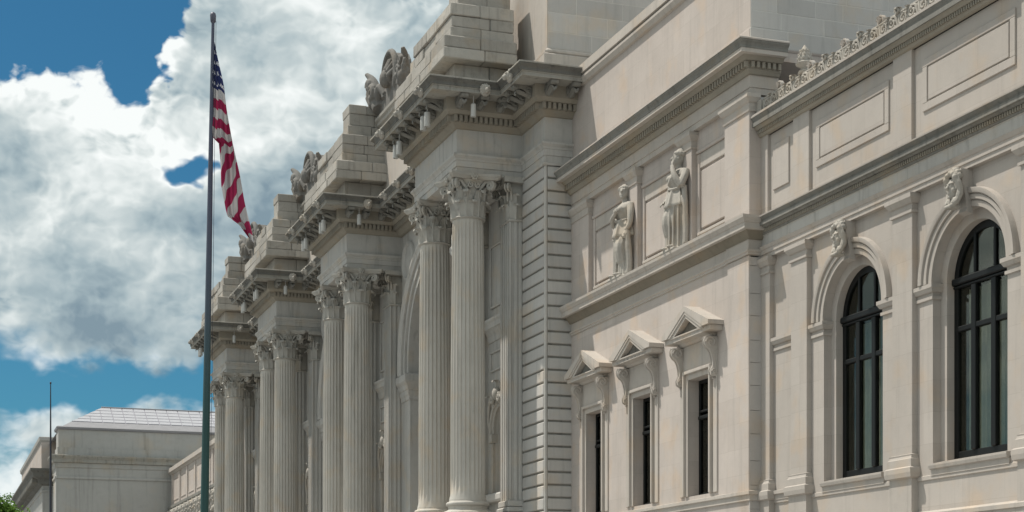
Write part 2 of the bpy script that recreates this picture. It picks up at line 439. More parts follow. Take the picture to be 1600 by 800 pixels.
def leaf(mb, base, up, out, side, wdt, hgt, curl, lobes=4):
    # acanthus leaf: lobed strip that rises and rolls outward at its tip
    base = Vector(base); up = Vector(up); out = Vector(out); side = Vector(side)
    nr = 11; rings = []
    for i in range(nr):
        t = i / (nr - 1)
        if t < .72: z = hgt * t / .72 * .93; o = curl * .16 * (t / .72) ** 2
        else:
            a = (t - .72) / .28 * PI * 1.15; rr = curl * .42
            z = hgt * .93 + rr * .55 * math.sin(a); o = curl * .16 + rr * (1 - math.cos(a))
        wd = wdt * (.62 + .45 * math.sin(PI * min(1, t * 1.05))) * (1 - .16 * (i % 2)) * (1 if t < .8 else 1 - (t - .8) * 2.0)
        row = []
        for j in range(5):
            q = (j - 2) / 2
            dd = .035 * (1 - abs(q)) * 2.2 - .02 * (1 if j in (1, 3) else 0)
            row.append(base + up * z + out * (o + dd * (1 if t < .9 else .4)) + side * (wd * .5 * q))
        rings.append(row)
    front = [p for r in rings for p in r]
    back = [p - out * .045 for r in rings for p in r]
    o0 = len(mb.v); mb.v += [tuple(p) for p in front + back]; N = len(front)
    for i in range(nr - 1):
        for j in range(4):
            a = o0 + i * 5 + j
            mb.f.append((a, a + 1, a + 6, a + 5)); mb.f.append((a + N, a + N + 5, a + N + 6, a + N + 1))
        for j in (0, 4):
            a = o0 + i * 5 + j; mb.f.append((a, a + 5, a + 5 + N, a + N))
    a = o0 + (nr - 1) * 5
    for j in range(4): mb.f.append((a + j, a + j + 1, a + j + 1 + N, a + j + N))
def xf(v, ax): return Vector(ax) * v

# ================================================================== SETTING
g = MB(); g.add([(-3000, -3000, 0), (3000, -3000, 0), (3000, 3000, 0), (-3000, 3000, 0)], [(0, 1, 2, 3)])
o = g.obj('ground', 'ground'); o['kind'] = 'structure'
g = MB(); g.box(-14.0, 60, -80, 260, -.2, .14); o = g.obj('pavement', 'paving'); o['kind'] = 'structure'

# ================================================================== CENTRAL PAVILION
PV = thing('central_pavilion', 'grand grey stone pavilion with paired fluted columns, arches and stacked rough stones on top', 'building', (22.9, 90, 0))
XC = 20.8; PAIR = 4.71; RC = .72
YC = [64.9, 83.6, 102.0, 120.1]
YEND = YC[3] + PAIR + .69 + 2.7
XF = XC - .69; XW = 22.9; YR = 61.53
Z_BASE = 6.25; Z_SH0 = 7.02; Z_NECK = 18.5; Z_AB = 20.18; Z_FR0 = 20.98; Z_CO0 = 21.96; Z_CO1 = 23.53

# ---- column (shaft with 24 flutes, capital, base)
def make_shaft():
    mb = MB(); rings = []; NF = 24; SEG = 6
    H = Z_NECK - Z_SH0; levels = [0, .02, .05, .09, .3, .5, .7, .85, .955, .975, .985, 1.0]
    for t in levels:
        ent = RC * (1 - .005 - .115 * max(0, (t - .25) / .75) ** 1.5)
        fl = 1.0
        if t < .03 or t > .98: fl = 0.0
        elif t <= .05 or t >= .97: fl = .6
        if t == 0: ent *= 1.07
        ring = []
        for k in range(NF * SEG):
            ph = (k % SEG) / SEG
            dip = 0
            if ph > .17: dip = math.sqrt(max(0, 1 - ((ph - .585) / .43) ** 2)) * .062
            r = ent - dip * fl * ent / RC
            a = 2 * PI * k / (NF * SEG); ring.append((r * math.cos(a), r * math.sin(a), H * t))
        rings.append(ring)
    mb.loft(rings)
    return mb.mesh('shaft', 'shaft', True, 28)
def capital_mb(rb=.64, H=1.68, square=False):
    mb = MB()
    s = H / 1.68
    mb.lathe([(rb - .02, -.07), (rb + .05, -.065), (rb + .085, -.02), (rb + .05, .025), (rb - .02, .03)], 32)
    mb.lathe([(rb - .03, 0), (rb - .02, .5 * s), (rb + .02, .95 * s), (rb + .10, 1.25 * s), (rb + .22, 1.46 * s), (.1, 1.47 * s)], 32)
    for row, (h, off, cu, wd) in enumerate(((.60, 0, .34, .50), (1.02, .5, .40, .46))):
        for k in range(8):
            a = 2 * PI * (k + off) / 8
            od = Vector((math.cos(a), math.sin(a), 0)); sd = Vector((-od.y, od.x, 0))
            leaf(mb, od * (rb + .0), (0, 0, 1), od, sd, wd, h * s, cu)
    for q in range(4):
        a = PI / 4 + q * PI / 2; od = Vector((math.cos(a), math.sin(a), 0)); sd = Vector((-od.y, od.x, 0))
        for sg in (-1, 1):      # stalk and corner scroll, one ribbon on each side of the corner
            st = od.copy(); an = a + sg * .42; b0 = Vector((math.cos(an), math.sin(an), 0)) * (rb + .06)
            sc = Vector((0, 0, 1.27 * s)) + od * (rb + .40)
            pts = catmull([b0 + Vector((0, 0, .72 * s)), b0 * 1.10 + Vector((0, 0, 1.05 * s)), od * (rb + .22) + sd * sg * .14 + Vector((0, 0, 1.40 * s))], 5)
            pts += spiral(sc + sd * sg * .06, .19, 1.6, PI / 2 + .3, od, (0, 0, 1), 18, .15, -1)
            n = len(pts); mb.tube(pts, [.05 + .02 * math.sin(PI * i / n) for i in range(n)], 6)
        leaf(mb, od * (rb + .08) + Vector((0, 0, .62 * s)), (0, 0, 1), od, sd, .30, .55 * s, .34)
    for q in range(4):          # inner helices and flower on each face
        a = q * PI / 2; od = Vector((math.cos(a), math.sin(a), 0)); sd = Vector((-od.y, od.x, 0))
        for sg in (-1, 1):
            pts = catmull([od * (rb + .06) + sd * sg * .34 + Vector((0, 0, .78 * s)), od * (rb + .1) + sd * sg * .30 + Vector((0, 0, 1.1 * s))], 4)
            pts += spiral(od * (rb + .16) + sd * sg * .16 + Vector((0, 0, 1.24 * s)), .13, 1.4, PI / 2, sd * sg, (0, 0, 1), 14, .15, 1)
            mb.tube(pts, .035, 6)
        fc = od * (rb + .27) + Vector((0, 0, 1.56 * s))
        for k in range(6):
            b = 2 * PI * k / 6; c = fc + sd * (.10 * math.cos(b)) + Vector((0, 0, .10 * math.sin(b)))
            mb.ellipsoid(c, (.075, .075, .075), 6, 4)
        mb.ellipsoid(fc + od * .05, (.06, .06, .06), 6, 4)
    # abacus with hollowed sides and cut corners
    def abac(z, gr):
        pts = []
        for q in range(4):
            a = q * PI / 2; od = Vector((math.cos(a), math.sin(a), 0)); sd = Vector((-od.y, od.x, 0))
            for t in (-1, -.75, -.5, -.25, 0, .25, .5, .75, 1):
                pts.append(od * (rb + .24 + .21 * t * t + gr) + sd * (t * (rb + .36 + gr)) + Vector((0, 0, z)))
        return pts
    mb.loft([abac(1.46 * s, -.08), abac(1.53 * s, -.02), abac(1.56 * s, 0), abac(1.58 * s, .03), abac(1.68 * s, .03)])
    return mb
def make_base():
    mb = MB(); r = RC
    prof = [(r * 1.36, 0), (r * 1.36, .02)]
    for i in range(9): a = -PI / 2 + PI * i / 8; prof.append((r * 1.24 + .15 * math.cos(a), .17 + .15 * math.sin(a)))
    prof += [(r * 1.2, .34), (r * 1.12, .37), (r * 1.10, .43), (r * 1.13, .49), (r * 1.17, .51)]
    for i in range(7): a = -PI / 2 + PI * i / 6; prof.append((r * 1.12 + .09 * math.cos(a), .60 + .09 * math.sin(a)))
    prof += [(r * 1.08, .70), (r * 1.06, .77)]
    mb.lathe([(p[0], p[1]) for p in prof], 40)
    mb.bbox(-r * 1.42, r * 1.42, -r * 1.42, r * 1.42, -.42, .0, .02)
    return mb.mesh('base', 'shaft', True, 40)
me_shaft = make_shaft(); me_cap = capital_mb().mesh('capital', 'capital', True, 50); me_base = make_base()
for y in YC:
    for k in (0, 1):
        yy = y + PAIR * k
        c = put(me_shaft, 'column', PV, (XC, yy, Z_SH0))
        put(me_cap, 'capital', c, (XC, yy, Z_NECK)); put(me_base, 'base', c, (XC, yy, Z_BASE))
        for nm in ('capital', 'base'): pass

# ---- podium under columns
mb = MB(); 
for y in YC: mb.bbox(XC - 1.15, XW + .5, y - 1.15, y + PAIR + 1.15, .1, Z_BASE - .42, .03)
mb.box(XW - .35, XW + 3, YR + .1, YEND - .1, .1, Z_BASE - .45)
mb.obj('podium', 'grey', PV)

# ---- entablature path
path = [(25.2, YR), (XW, YR), (XW, YC[0] - .69)]
for i, y in enumerate(YC):
    path += [(XF, y - .69), (XF, y + PAIR + .69)]
    if i < 3: path += [(XW, y + PAIR + .69), (XW, YC[i + 1] - .69)]
path += [(XW, YC[3] + PAIR + .69), (XW, YEND), (25.2, YEND)]
# architrave and frieze run over the piers only; the arch bays stay plain up to the cornice
pier_paths = [[(25.2, YR), (XW, YR), (XW, YC[0] - .69), (XF, YC[0] - .69), (XF, YC[0] + PAIR + .69), (XW + .12, YC[0] + PAIR + .69)]]
for y in YC[1:3]: pier_paths.append([(XW + .12, y - .69), (XF, y - .69), (XF, y + PAIR + .69), (XW + .12, y + PAIR + .69)])
pier_paths.append([(XW + .12, YC[3] - .69), (XF, YC[3] - .69), (XF, YC[3] + PAIR + .69), (XW, YC[3] + PAIR + .69), (XW, YEND), (25.2, YEND)])
for pp in pier_paths:
    mb = MB(); mb.sweep([(0, Z_AB), (0, Z_AB + .27), (.035, Z_AB + .28), (.035, Z_AB + .52), (.06, Z_AB + .53), (.075, Z_AB + .60), (.15, Z_AB + .68), (.17, Z_AB + .70), (.17, Z_AB + .78), (0, Z_FR0 + .03)], pp, .9)
    mb.obj('architrave', 'grey', PV)
    mb = MB(); mb.sweep([(.0, Z_FR0 + .03), (.0, Z_CO0)], pp, .9); mb.obj('frieze', 'grey', PV)
    # soffit slab between the two columns
for y in YC:
    mb = MB(); mb.box(XF + .02, XW + .1, y - .67, y + PAIR + .67, Z_AB + .003, Z_AB + .25); mb.obj('soffit_slab', 'grey', PV)
z0 = Z_CO0
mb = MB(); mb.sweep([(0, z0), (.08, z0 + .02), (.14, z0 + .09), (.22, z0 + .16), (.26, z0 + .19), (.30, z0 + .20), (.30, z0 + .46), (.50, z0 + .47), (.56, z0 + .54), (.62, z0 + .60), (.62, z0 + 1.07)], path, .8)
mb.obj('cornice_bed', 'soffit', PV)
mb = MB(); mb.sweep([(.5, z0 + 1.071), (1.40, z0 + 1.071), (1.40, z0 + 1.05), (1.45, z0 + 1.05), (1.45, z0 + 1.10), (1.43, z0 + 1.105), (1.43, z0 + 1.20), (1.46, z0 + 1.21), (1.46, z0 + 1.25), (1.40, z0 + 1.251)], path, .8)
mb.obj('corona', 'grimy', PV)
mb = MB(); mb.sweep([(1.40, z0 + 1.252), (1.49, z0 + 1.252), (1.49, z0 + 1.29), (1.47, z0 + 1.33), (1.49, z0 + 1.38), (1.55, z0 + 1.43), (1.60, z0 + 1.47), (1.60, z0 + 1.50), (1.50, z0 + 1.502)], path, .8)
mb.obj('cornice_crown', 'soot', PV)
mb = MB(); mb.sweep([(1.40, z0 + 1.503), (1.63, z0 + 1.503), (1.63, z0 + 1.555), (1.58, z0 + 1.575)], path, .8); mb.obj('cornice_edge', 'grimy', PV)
# runs of the path that carry dentils, modillions, lion heads
runs = [(Vector(path[i]), Vector(path[i + 1])) for i in range(len(path) - 1)]
def run_items(i, inset0, inset1, step):
    a, b = runs[i]; d = (b - a); L = d.length; d.normalize(); n = Vector((-d.y, d.x))
    s0, s1 = inset0, L - inset1
    if s1 <= s0: return []
    k = max(1, int(round((s1 - s0) / step))); st = (s1 - s0) / k
    return [(a + d * (s0 + st * (j + .5)), d, n, st) for j in range(k)]
def corner_in(i, off):      # how far an offset run shifts at its ends: convex corners lengthen, concave shorten
    a, b = runs[i]; d = (b - a).normalized(); n = Vector((-d.y, d.x)); e0 = e1 = 0
    if i > 0:
        p = (runs[i - 1][1] - runs[i - 1][0]).normalized(); e0 = off if p.cross(d) < 0 else -off
    if i < len(runs) - 1:
        q = (runs[i + 1][1] - runs[i + 1][0]).normalized(); e1 = off if d.cross(q) < 0 else -off
    return e0, e1
def dentil_mesh(mb, p, d, n, w_, dep, z_0, z_1, off):
    a = p + n * off - d * (w_ / 2); b = p + n * off + d * (w_ / 2)
    a2 = a + n * dep; b2 = b + n * dep
    mb.add([(a.x, a.y, z_0), (b.x, b.y, z_0), (b2.x, b2.y, z_0), (a2.x, a2.y, z_0), (a.x, a.y, z_1), (b.x, b.y, z_1), (b2.x, b2.y, z_1), (a2.x, a2.y, z_1)],
           [(0, 1, 2, 3), (4, 7, 6, 5), (0, 4, 5, 1), (1, 5, 6, 2), (2, 6, 7, 3), (3, 7, 4, 0)])
for i in range(len(runs)):
    e0, e1 = corner_in(i, .30); mb = MB()
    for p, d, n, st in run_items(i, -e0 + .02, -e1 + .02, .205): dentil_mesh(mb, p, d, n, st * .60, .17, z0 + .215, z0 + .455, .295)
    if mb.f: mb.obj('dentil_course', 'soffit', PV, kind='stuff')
# modillion bracket with scroll and leaf
def modillion():
    mb = MB()     # local: x = outward, y along, z up ; hangs from z=0
    out = [(0, 0), (.78, 0), (.80, -.06), (.76, -.15), (.66, -.19), (.56, -.15), (.44, -.15), (.28, -.24), (.14, -.36), (0, -.42)]
    mb.prism(out, -.15, .15, 'y')
    for sg in (-.15, .15):
        mb.tube(spiral((.68, sg, -.10), .10, 1.2, 0, (1, 0, 0), (0, 0, 1), 12, .2), .028, 5)
        mb.tube(spiral((.13, sg, -.2), .15, 1.3, 0, (1, 0, 0), (0, 0, 1), 12, .2), .035, 5)
    leaf(mb, (.06, 0, -.40), (.72, 0, .26), (.2, 0, -.95), (0, 1, 0), .30, .85, .22)
    return mb
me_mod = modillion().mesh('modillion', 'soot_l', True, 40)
for i in range(len(runs)):
    e0, e1 = corner_in(i, .62)
    for p, d, n, st in run_items(i, -e0 + .1, -e1 + .1, .98):
        if p.y > 110 and n.x > -.5: continue
        q = p + n * .60
        put(me_mod, 'modillion', PV, (q.x, q.y, z0 + 1.068), (0, 0, math.atan2(n.y, n.x)))
# lion head spout
def lion():
    mb = MB()
    mb.ellipsoid((.12, 0, 0), (.22, .23, .24)); mb.ellipsoid((.32, 0, -.07), (.16, .13, .12)); mb.ellipsoid((.42, 0, -.05), (.06, .07, .05))
    mb.ellipsoid((.34, 0, -.19), (.11, .09, .05))
    for sg in (-1, 1):
        mb.ellipsoid((.16, .19 * sg, .17), (.07, .06, .08)); mb.ellipsoid((.30, .09 * sg, .09), (.07, .07, .045))
        mb.ellipsoid((.38, .07 * sg, -.10), (.07, .06, .06))
    for k in range(14):
        a = 2 * PI * k / 14; mb.ellipsoid((.04 + .03 * (k % 2), .25 * math.cos(a), .26 * math.sin(a)), (.12, .085, .085), 8, 6)
    return mb
me_lion = remeshed(lion(), .016, 'carve', 'lion_head', 0, .5)
for i in range(len(runs)):
    e0, e1 = corner_in(i, 1.5)
    a, b = runs[i]; d = (b - a).normalized(); n = Vector((-d.y, d.x)); L = (b - a).length
    if n.x < -.5:
        for p, d, n, st in run_items(i, -e0, -e1, 2.6):
            q = p + n * 1.45; put(me_lion, 'lion_head', PV, (q.x, q.y, z0 + 1.40), (0, 0, math.atan2(n.y, n.x)), (.8, .8, .8))
    elif n.y < -.5 and L > 2:
        q = a + d * (.30 if abs(a.x - XW) < .3 else 1.0) + n * 1.46
        q = Vector((20.82, a.y - 1.46)) if a.x < 24 else q
        if a.x < 24: put(me_lion, 'lion_head', PV, (q.x, q.y, z0 + 1.20), (0, 0, math.atan2(n.y, n.x)), (.72, .72, .78))
# pale hanging cylinders under the cornice fronts of the piers
def lampcyl():
    mb = MB(); mb.lathe([(.0, -.97), (.12, -.97), (.12, -1.0), (.14, -1.0), (.15, -.97), (.145, -.42), (.11, -.39), (.025, -.38), (.025, 0), (0, 0)], 16)
    return mb
me_cyl = lampcyl().mesh('hanging_cylinder', 'pale', True, 40)
for y in YC:
    for yy in (y - .28, y + .30, y + PAIR - .75, y + PAIR - .17):
        put(me_cyl, 'hanging_cylinder', PV, (XF - 1.12, yy, z0 + 1.06), None, (.85, .85, .95))
    put(me_cyl, 'hanging_cylinder', PV, (XF + .35, y - .69 - 1.1, z0 + 1.06), None, (.75, .75, .85))

# ---- rusticated end pier: every course one block per face, sunk joints, corner roll
CH = .5049; zc = Z_AB - .06
for ya_, yb_ in ((YR + .09, YC[0] + .3), (YEND - 2.7, YEND - .09)):
    mb = MB(); mb.box(XW + .09, XW + 2.3, ya_, yb_, .1, Z_AB + .02); mb.obj('pier_core', 'grimy', PV)
mf = MB(); mf.bbox(-.14, .2, -1.24, 1.24, 0, CH - .074, .03); mef = mf.mesh('rusticated_block', 'ashlar')
mr = MB(); mr.bbox(-.66, .46, -.14, .2, 0, CH - .074, .03); mer = mr.mesh('rusticated_block', 'ashlar')
k = 0; z = zc - CH
while z > 3.0:
    put(mef, 'rusticated_block', PV, (XW + .14, YR + .14 + 1.26, z))
    put(mer, 'rusticated_block', PV, (XW + .80, YR + .14, z))
    if k % 1 == 0: put(mef, 'rusticated_block', PV, (XW + .14, YEND - 1.40, z))
    z -= CH
mb = MB(); mb.lathe([(.075, 0), (.075, Z_AB - .1)], 14, (XW + .075, YR + .075, .1)); mb.obj('corner_roll', 'grey', PV, True)
mb = MB(); mb.sweep([(0, Z_AB - .12), (.06, Z_AB - .11), (.08, Z_AB - .03), (.02, Z_AB + .004)], [(25.2, YR), (XW, YR), (XW, YC[0] - .69)], .5); mb.obj('necking', 'grey', PV)

# ---- back wall with arches between the piers
def arch_pts(yc_, zc_, r, n=28): return [(yc_ + r * math.cos(PI * i / n), zc_ + r * math.sin(PI * i / n)) for i in range(n + 1)]
def arch_wall(mb, x, ya, yb, za, zb, yc_, zsp, r, n=28, zbot=None):
    # flat wall face at x from ya..yb, za..zb with an arched opening
    zbot = za if zbot is None else zbot
    def q(a, b, c, d): mb.add([(x, *a), (x, *b), (x, *c), (x, *d)], [(0, 1, 2, 3)])
    q((ya, za), (yc_ - r, za), (yc_ - r, zb), (ya, zb)); q((yc_ + r, za), (yb, za), (yb, zb), (yc_ + r, zb))
    if zbot > za: q((yc_ - r, za), (yc_ + r, za), (yc_ + r, zbot), (yc_ - r, zbot))
    P = arch_pts(yc_, zsp, r, n)
    for i in range(n):
        a, b = P[i], P[i + 1]; q(a, (a[0], zb), (b[0], zb), b)
def reveal(mb, x0, x1, yc_, zsp, r, zbot, n=28):
    P = [(yc_ + r, zbot)] + arch_pts(yc_, zsp, r, n) + [(yc_ - r, zbot)]
    for i in range(len(P) - 1):
        a, b = P[i], P[i + 1]; mb.add([(x0, *a), (x1, *a), (x1, *b), (x0, *b)], [(0, 1, 2, 3)])
def ring(mb, prof, yc_, zsp, r, zbot, x, n=32, stilt=True):
    # moulding profile [(radial, outward)] carried round an arch and down its jambs to zbot
    stations = []
    A = [PI * i / n for i in range(n + 1)]
    if stilt: stations.append(('d', 1))
    for a in A: stations.append(('a', a))
    if stilt: stations.append(('d', -1))
    rings = []
    for kind, v in stations:
        rg = []
        for rad, o_ in prof:
            if kind == 'a': rg.append((x - o_, yc_ + (r + rad) * math.cos(v), zsp + (r + rad) * math.sin(v)))
            else: rg.append((x - o_, yc_ + v * (r + rad), zbot))
        rings.append(rg)
    mb.loft(rings)
ZSP = 15.2
for i in range(3):
    ya = YC[i] + PAIR + .69; yb = YC[i + 1] - .69; ym = (ya + yb) / 2; r = 4.75
    mb = MB(); arch_wall(mb, XW + .1, ya - .3, yb + .3, 5.5, Z_CO0 + .01, ym, ZSP, r); reveal(mb, XW + .1, XW + 2.2, ym, ZSP, r, 5.5)
    w_ = mb.obj('arch_bay_wall', 'grey', PV)
    mb = MB(); ring(mb, [(-.006, -.1), (-.006, .10), (.26, .10), (.28, .02), (.33, .02), (.35, .20), (.60, .20), (.62, .10), (.67, .10), (.69, .30), (.86, .32), (.95, .40), (1.04, .40), (1.06, -.1)], ym, ZSP, r, 14.7, XW + .1)
    mb.obj('archivolt', 'grey', w_)
    mb = MB(); mb.box(XW + 2.2, XW + 2.5, ya - .3, yb + .3, 5.5, Z_CO0 - .2); mb.obj('recess_back', 'dark', w_)
    for yy in (ym - r / 3, ym + r / 3):
        mb = MB(); mb.bbox(XW + 1.9, XW + 2.2, yy - .12, yy + .12, 5.5, 19.8 if abs(yy - ym) < r / 2 else 15, .02); mb.obj('mullion', 'iron', w_)
    for sg in (-1, 1):
        yj = ym + sg * r
        mb = MB()
        pr = [(0, 13.4), (.05, 13.42), (.07, 13.6), (.12, 13.7), (.12, 13.9), (.17, 13.95), (.22, 14.15), (.34, 14.3), (.36, 14.34), (.36, 14.62), (.30, 14.7)]
        pth = [(XW + 2.2, yj), (XW + .1, yj), (XW + .1, yj + 1.5)] if sg > 0 else [(XW + .1, yj - 1.5), (XW + .1, yj), (XW + 2.2, yj)]
        mb.sweep(pr, pth, .2); mb.obj('impost', 'grey', w_)
        # medallion in the spandrel
        cy = ym + sg * 4.85; cz = 20.45
        if sg > 0:
            mb = MB(); rg = []
            for rr, oo in ((1.02, .0), (1.02, .10), (.95, .17), (.86, .17), (.80, .08), (.74, .05), (.5, .09), (.25, .16), (.02, .18)):
                rg.append([(XW + .1 - oo, cy + rr * math.cos(2 * PI * j / 28), cz + rr * math.sin(2 * PI * j / 28)) for j in range(28)])
            mb.loft(rg); mb.obj('medallion', 'grey', w_, True, 50)
# ---- niche bays behind the columns and pilasters
pc = MB()
def pil_cap(wd, dp, H):
    # pilaster capital: local x=-outward... front faces -x, near side faces -y
    mb = MB(); hw = wd / 2
    mb.bbox(-dp, .2, -hw, hw, -.02, H * .88, .01)
    mb.bbox(-dp - .05, .2, -hw - .05, hw + .05, -.07, .03, .02)
    def L(b, od, sd, ww, h, cu): leaf(mb, b, (0, 0, 1), od, sd, ww, h, cu)
    for h, cu, ys in ((.6, .30, (-.4, 0, .4)), (1.02, .34, (-.22, .22))):
        for yy in ys: L((-dp, yy, 0), Vector((-1, 0, 0)), Vector((0, 1, 0)), .36, h, cu)
        for sg in (-1, 1): L((-dp * .5, sg * hw, 0), Vector((0, sg, 0)), Vector((1, 0, 0)), .34, h, cu)
    for sg in (-1, 1):
        od = Vector((-1, sg, 0)).normalized()
        c = Vector((-dp, sg * hw, 1.25)) + od * .18
        for q in (-1, 1):
            sd = Vector((-od.y, od.x, 0)) * q
            mb.tube([Vector((-dp, sg * hw, .75)) + sd * .1, Vector((-dp, sg * hw, 1.1)) + od * .04 + sd * .08] + spiral(c + sd * .06, .18, 1.5, PI / 2, od, (0, 0, 1), 16, .15, -1), .05, 6)
    mb.prism([(-dp - .34, -hw - .34), (-dp - .20, 0), (-dp - .34, hw + .34), (.2, hw + .25), (.2, -hw - .25)], H * .87, H, 'z')
    for k in range(5):
        a = 2 * PI * k / 5; mb.ellipsoid((-dp - .28, .1 * math.cos(a), H * .93 + .1 * math.sin(a)), (.07, .07, .07), 6, 4)
    return mb
me_pcap = pil_cap(1.2, .52, 1.68).mesh('capital', 'capital', True, 50)
pm = MB()   # pilaster shaft with sunk flutes on front and side (local, z from 0)
H_ = Z_NECK - Z_SH0
pm.box(-.46, .3, -.54, .54, 0, H_)
for k in range(5):
    for q in range(1): pm.bbox(-.52, -.45, -.60 + .24 * k, -.60 + .24 * k + .14 + .1 * 0, 0, H_, .01)
pm.bbox(-.52, -.45, .54, .60, 0, H_, .005)
for x_ in (-.33, -.11):
    pm.bbox(x_, x_ + .13, -.60, -.535, 0, H_, .01); pm.bbox(x_, x_ + .13, .535, .60, 0, H_, .01)
pm.bbox(-.60, .3, -.66, .66, -.25, -.0, .03); pm.bbox(-.66, .3, -.73, .73, -.50, -.27, .06); pm.bbox(-.70, .3, -.78, .78, -1.2, -.50, .02)
me_pil = pm.mesh('pilaster', 'grey')
for y in YC:
    for k in (0, 1):
        yy = y + PAIR * k - .08 + .16 * k
        p = put(me_pil, 'pilaster', PV, (XW, yy, Z_SH0)); put(me_pcap, 'capital', p, (XW, yy, Z_NECK))
    yn = y + PAIR / 2; hw = PAIR / 2 - .55
    mb = MB(); rn = .86
    arch_wall(mb, XW + .2, yn - hw - .1, yn + hw + .1, 5.5, Z_AB + .2, yn, 10.45, rn, 20, 7.6)
    # niche shell
    for i in range(20):
        a0 = -PI / 2 + PI * i / 20; a1 = -PI / 2 + PI * (i + 1) / 20
        f = lambda a: (XW + .2 + rn * math.cos(a), yn + rn * math.sin(a))
        p0, p1 = f(a0), f(a1)
        mb.add([(*p0, 7.6), (*p1, 7.6), (*p1, 10.45), (*p0, 10.45)], [(0, 1, 2, 3)])
        for j in range(7):
            t0 = PI / 2 * j / 7; t1 = PI / 2 * (j + 1) / 7
            h = lambda a, t: (XW + .2 + rn * math.cos(a) * math.cos(t), yn + rn * math.sin(a) * math.cos(t), 10.45 + rn * math.sin(t))
            mb.add([h(a0, t0), h(a1, t0), h(a1, t1), h(a0, t1)], [(0, 1, 2, 3)])
    nw = mb.obj('niche_bay_wall', 'grey', PV, True, 25)
    mb = MB(); ring(mb, [(-.005, -.02), (-.005, .10), (.12, .13), (.14, .2), (.26, .22), (.28, -.02)], yn, 10.45, rn, 10.1, XW + .2, 20); mb.obj('niche_archivolt', 'carve', nw)
    mb = MB()
    for sg in (-1, 1):
        mb.bbox(XW - .02, XW + .3, yn + sg * 1.03 - .19, yn + sg * 1.03 + .19, 9.8, 10.2, .03)
        mb.bbox(XW + .06, XW + .3, yn + sg * 1.03 - .13, yn + sg * 1.03 + .13, 7.6, 9.8, .02)
        pts = catmull([(XW + .08, yn + sg * 1.2, 10.35), (XW + .02, yn + sg * 1.25, 10.8), (XW - .05, yn + sg * .95, 11.4), (XW - .1, yn + sg * .55, 11.7)], 5) + spiral((XW - .1, yn + sg * .42, 11.62), .2, 1.3, PI / 2, (0, -sg, 0), (0, 0, 1), 12, .2, 1)
        mb.tube(pts, .09, 7)
        leaf(mb, (XW + .05, yn + sg * .75, 11.2), (0, sg * .3, .95), (-1, 0, 0), (0, 1, 0), .4, .6, .3)
    mb.ellipsoid((XW - .05, yn, 11.8), (.22, .24, .30)); leaf(mb, (XW + .02, yn, 11.85), (0, 0, 1), (-1, 0, 0), (0, 1, 0), .5, .5, .3)
    mb.obj('niche_crest', 'carve', nw, True, 40)
    mb = MB(); mb.sweep([(0, 14.2), (.05, 14.22), (.08, 14.5), (.20, 14.7), (.26, 14.75), (.26, 14.95), (.32, 15.05), (.32, 15.15), (.1, 15.2)], [(XW + .2, yn - hw), (XW + .2, yn + hw)], .1); mb.obj('string_course', 'grey', nw)
    for za, zb in ((15.65, 18.4), (12.9, 13.8)):
        mb = MB()
        yA, yB = yn - hw + .35, yn + hw - .35
        mb.bbox(XW + .12, XW + .24, yA, yB, za, za + .1, .02); mb.bbox(XW + .12, XW + .24, yA, yB, zb - .1, zb, .02)
        mb.bbox(XW + .12, XW + .24, yA, yA + .1, za + .1, zb - .1, .02); mb.bbox(XW + .12, XW + .24, yB - .1, yB, za + .1, zb - .1, .02)
        mb.obj('panel_frame', 'grey', nw)
    mb = MB(); mb.sweep([(0, 7.2), (.3, 7.22), (.34, 7.3), (.34, 7.5), (.28, 7.58)], [(XW + .2, yn - hw), (XW + .2, yn + hw)], .1); mb.obj('niche_sill', 'grey', nw)

# ---- attic of the pavilion: main block, low parapets, stone stacks
def ashlar_field(parent, x0, x1, y0, y1, z0_, z1_, face, ch, bl, mat='ashlar', name='ashlar_block', back=True, jit=.004, proud=.02, gap=.028, cut=None):
    # courses of blocks on a flat face ('-y': in x,z at y0; '-x': in y,z at x0)
    if mat == 'ashlar':
        mb = MB()
        if face == '-y': mb.box(x0, x1, y0 - proud + .006, y0 + .04, z0_, z1_)
        mb.obj('mortar_bed', 'mortar', parent)
    zz = z0_; row = 0
    while zz < z1_ - .05:
        h = min(ch * random.uniform(.85, 1.15), z1_ - zz)
        if z1_ - (zz + h) < .15: h = z1_ - zz
        a, b = (x0, x1) if face == '-y' else (y0, y1)
        s_ = a - (bl * .5 if row % 2 else 0)
        while s_ < b - .02:
            l = bl * random.uniform(.75, 1.35); e = s_ + l
            if b - e < .3: e = b
            p, q = max(a, s_), min(b, e)
            if q - p > .08:
                mb = MB()
                if face == '-y': mb.bbox(p + gap / 2, q - gap / 2, y0 - proud + random.uniform(-jit, jit), y0 + .05, zz + gap / 2, zz + h - gap / 2, .008)
                else: mb.bbox(x0 - proud + random.uniform(-jit, jit), x0 + .05, p + gap / 2, q - gap / 2, zz + gap / 2, zz + h - gap / 2, .008)
                mb.obj(name, mat, parent)
            s_ = e
        zz += h; row += 1
mb = MB(); mb.box(23.1, 40, YR + .25, YEND - .25, Z_CO1 - .3, 30.5); mb.obj('attic_block', 'warm2', PV)
mb = MB(); mb.bbox(22.9, 40, YR + .03, YEND - .03, Z_CO1 - .02, Z_CO1 + 1.0, .04); mb.bbox(23.0, 40, YR + .12, YEND - .12, Z_CO1 + .98, Z_CO1 + 1.25, .10); mb.obj('attic_plinth', 'warm2', PV)
ashlar_field(PV, 23.12, 36.0, YR + .25, 0, Z_CO1 + 1.27, 30.4, '-y', .72, 1.55, gap=.024)
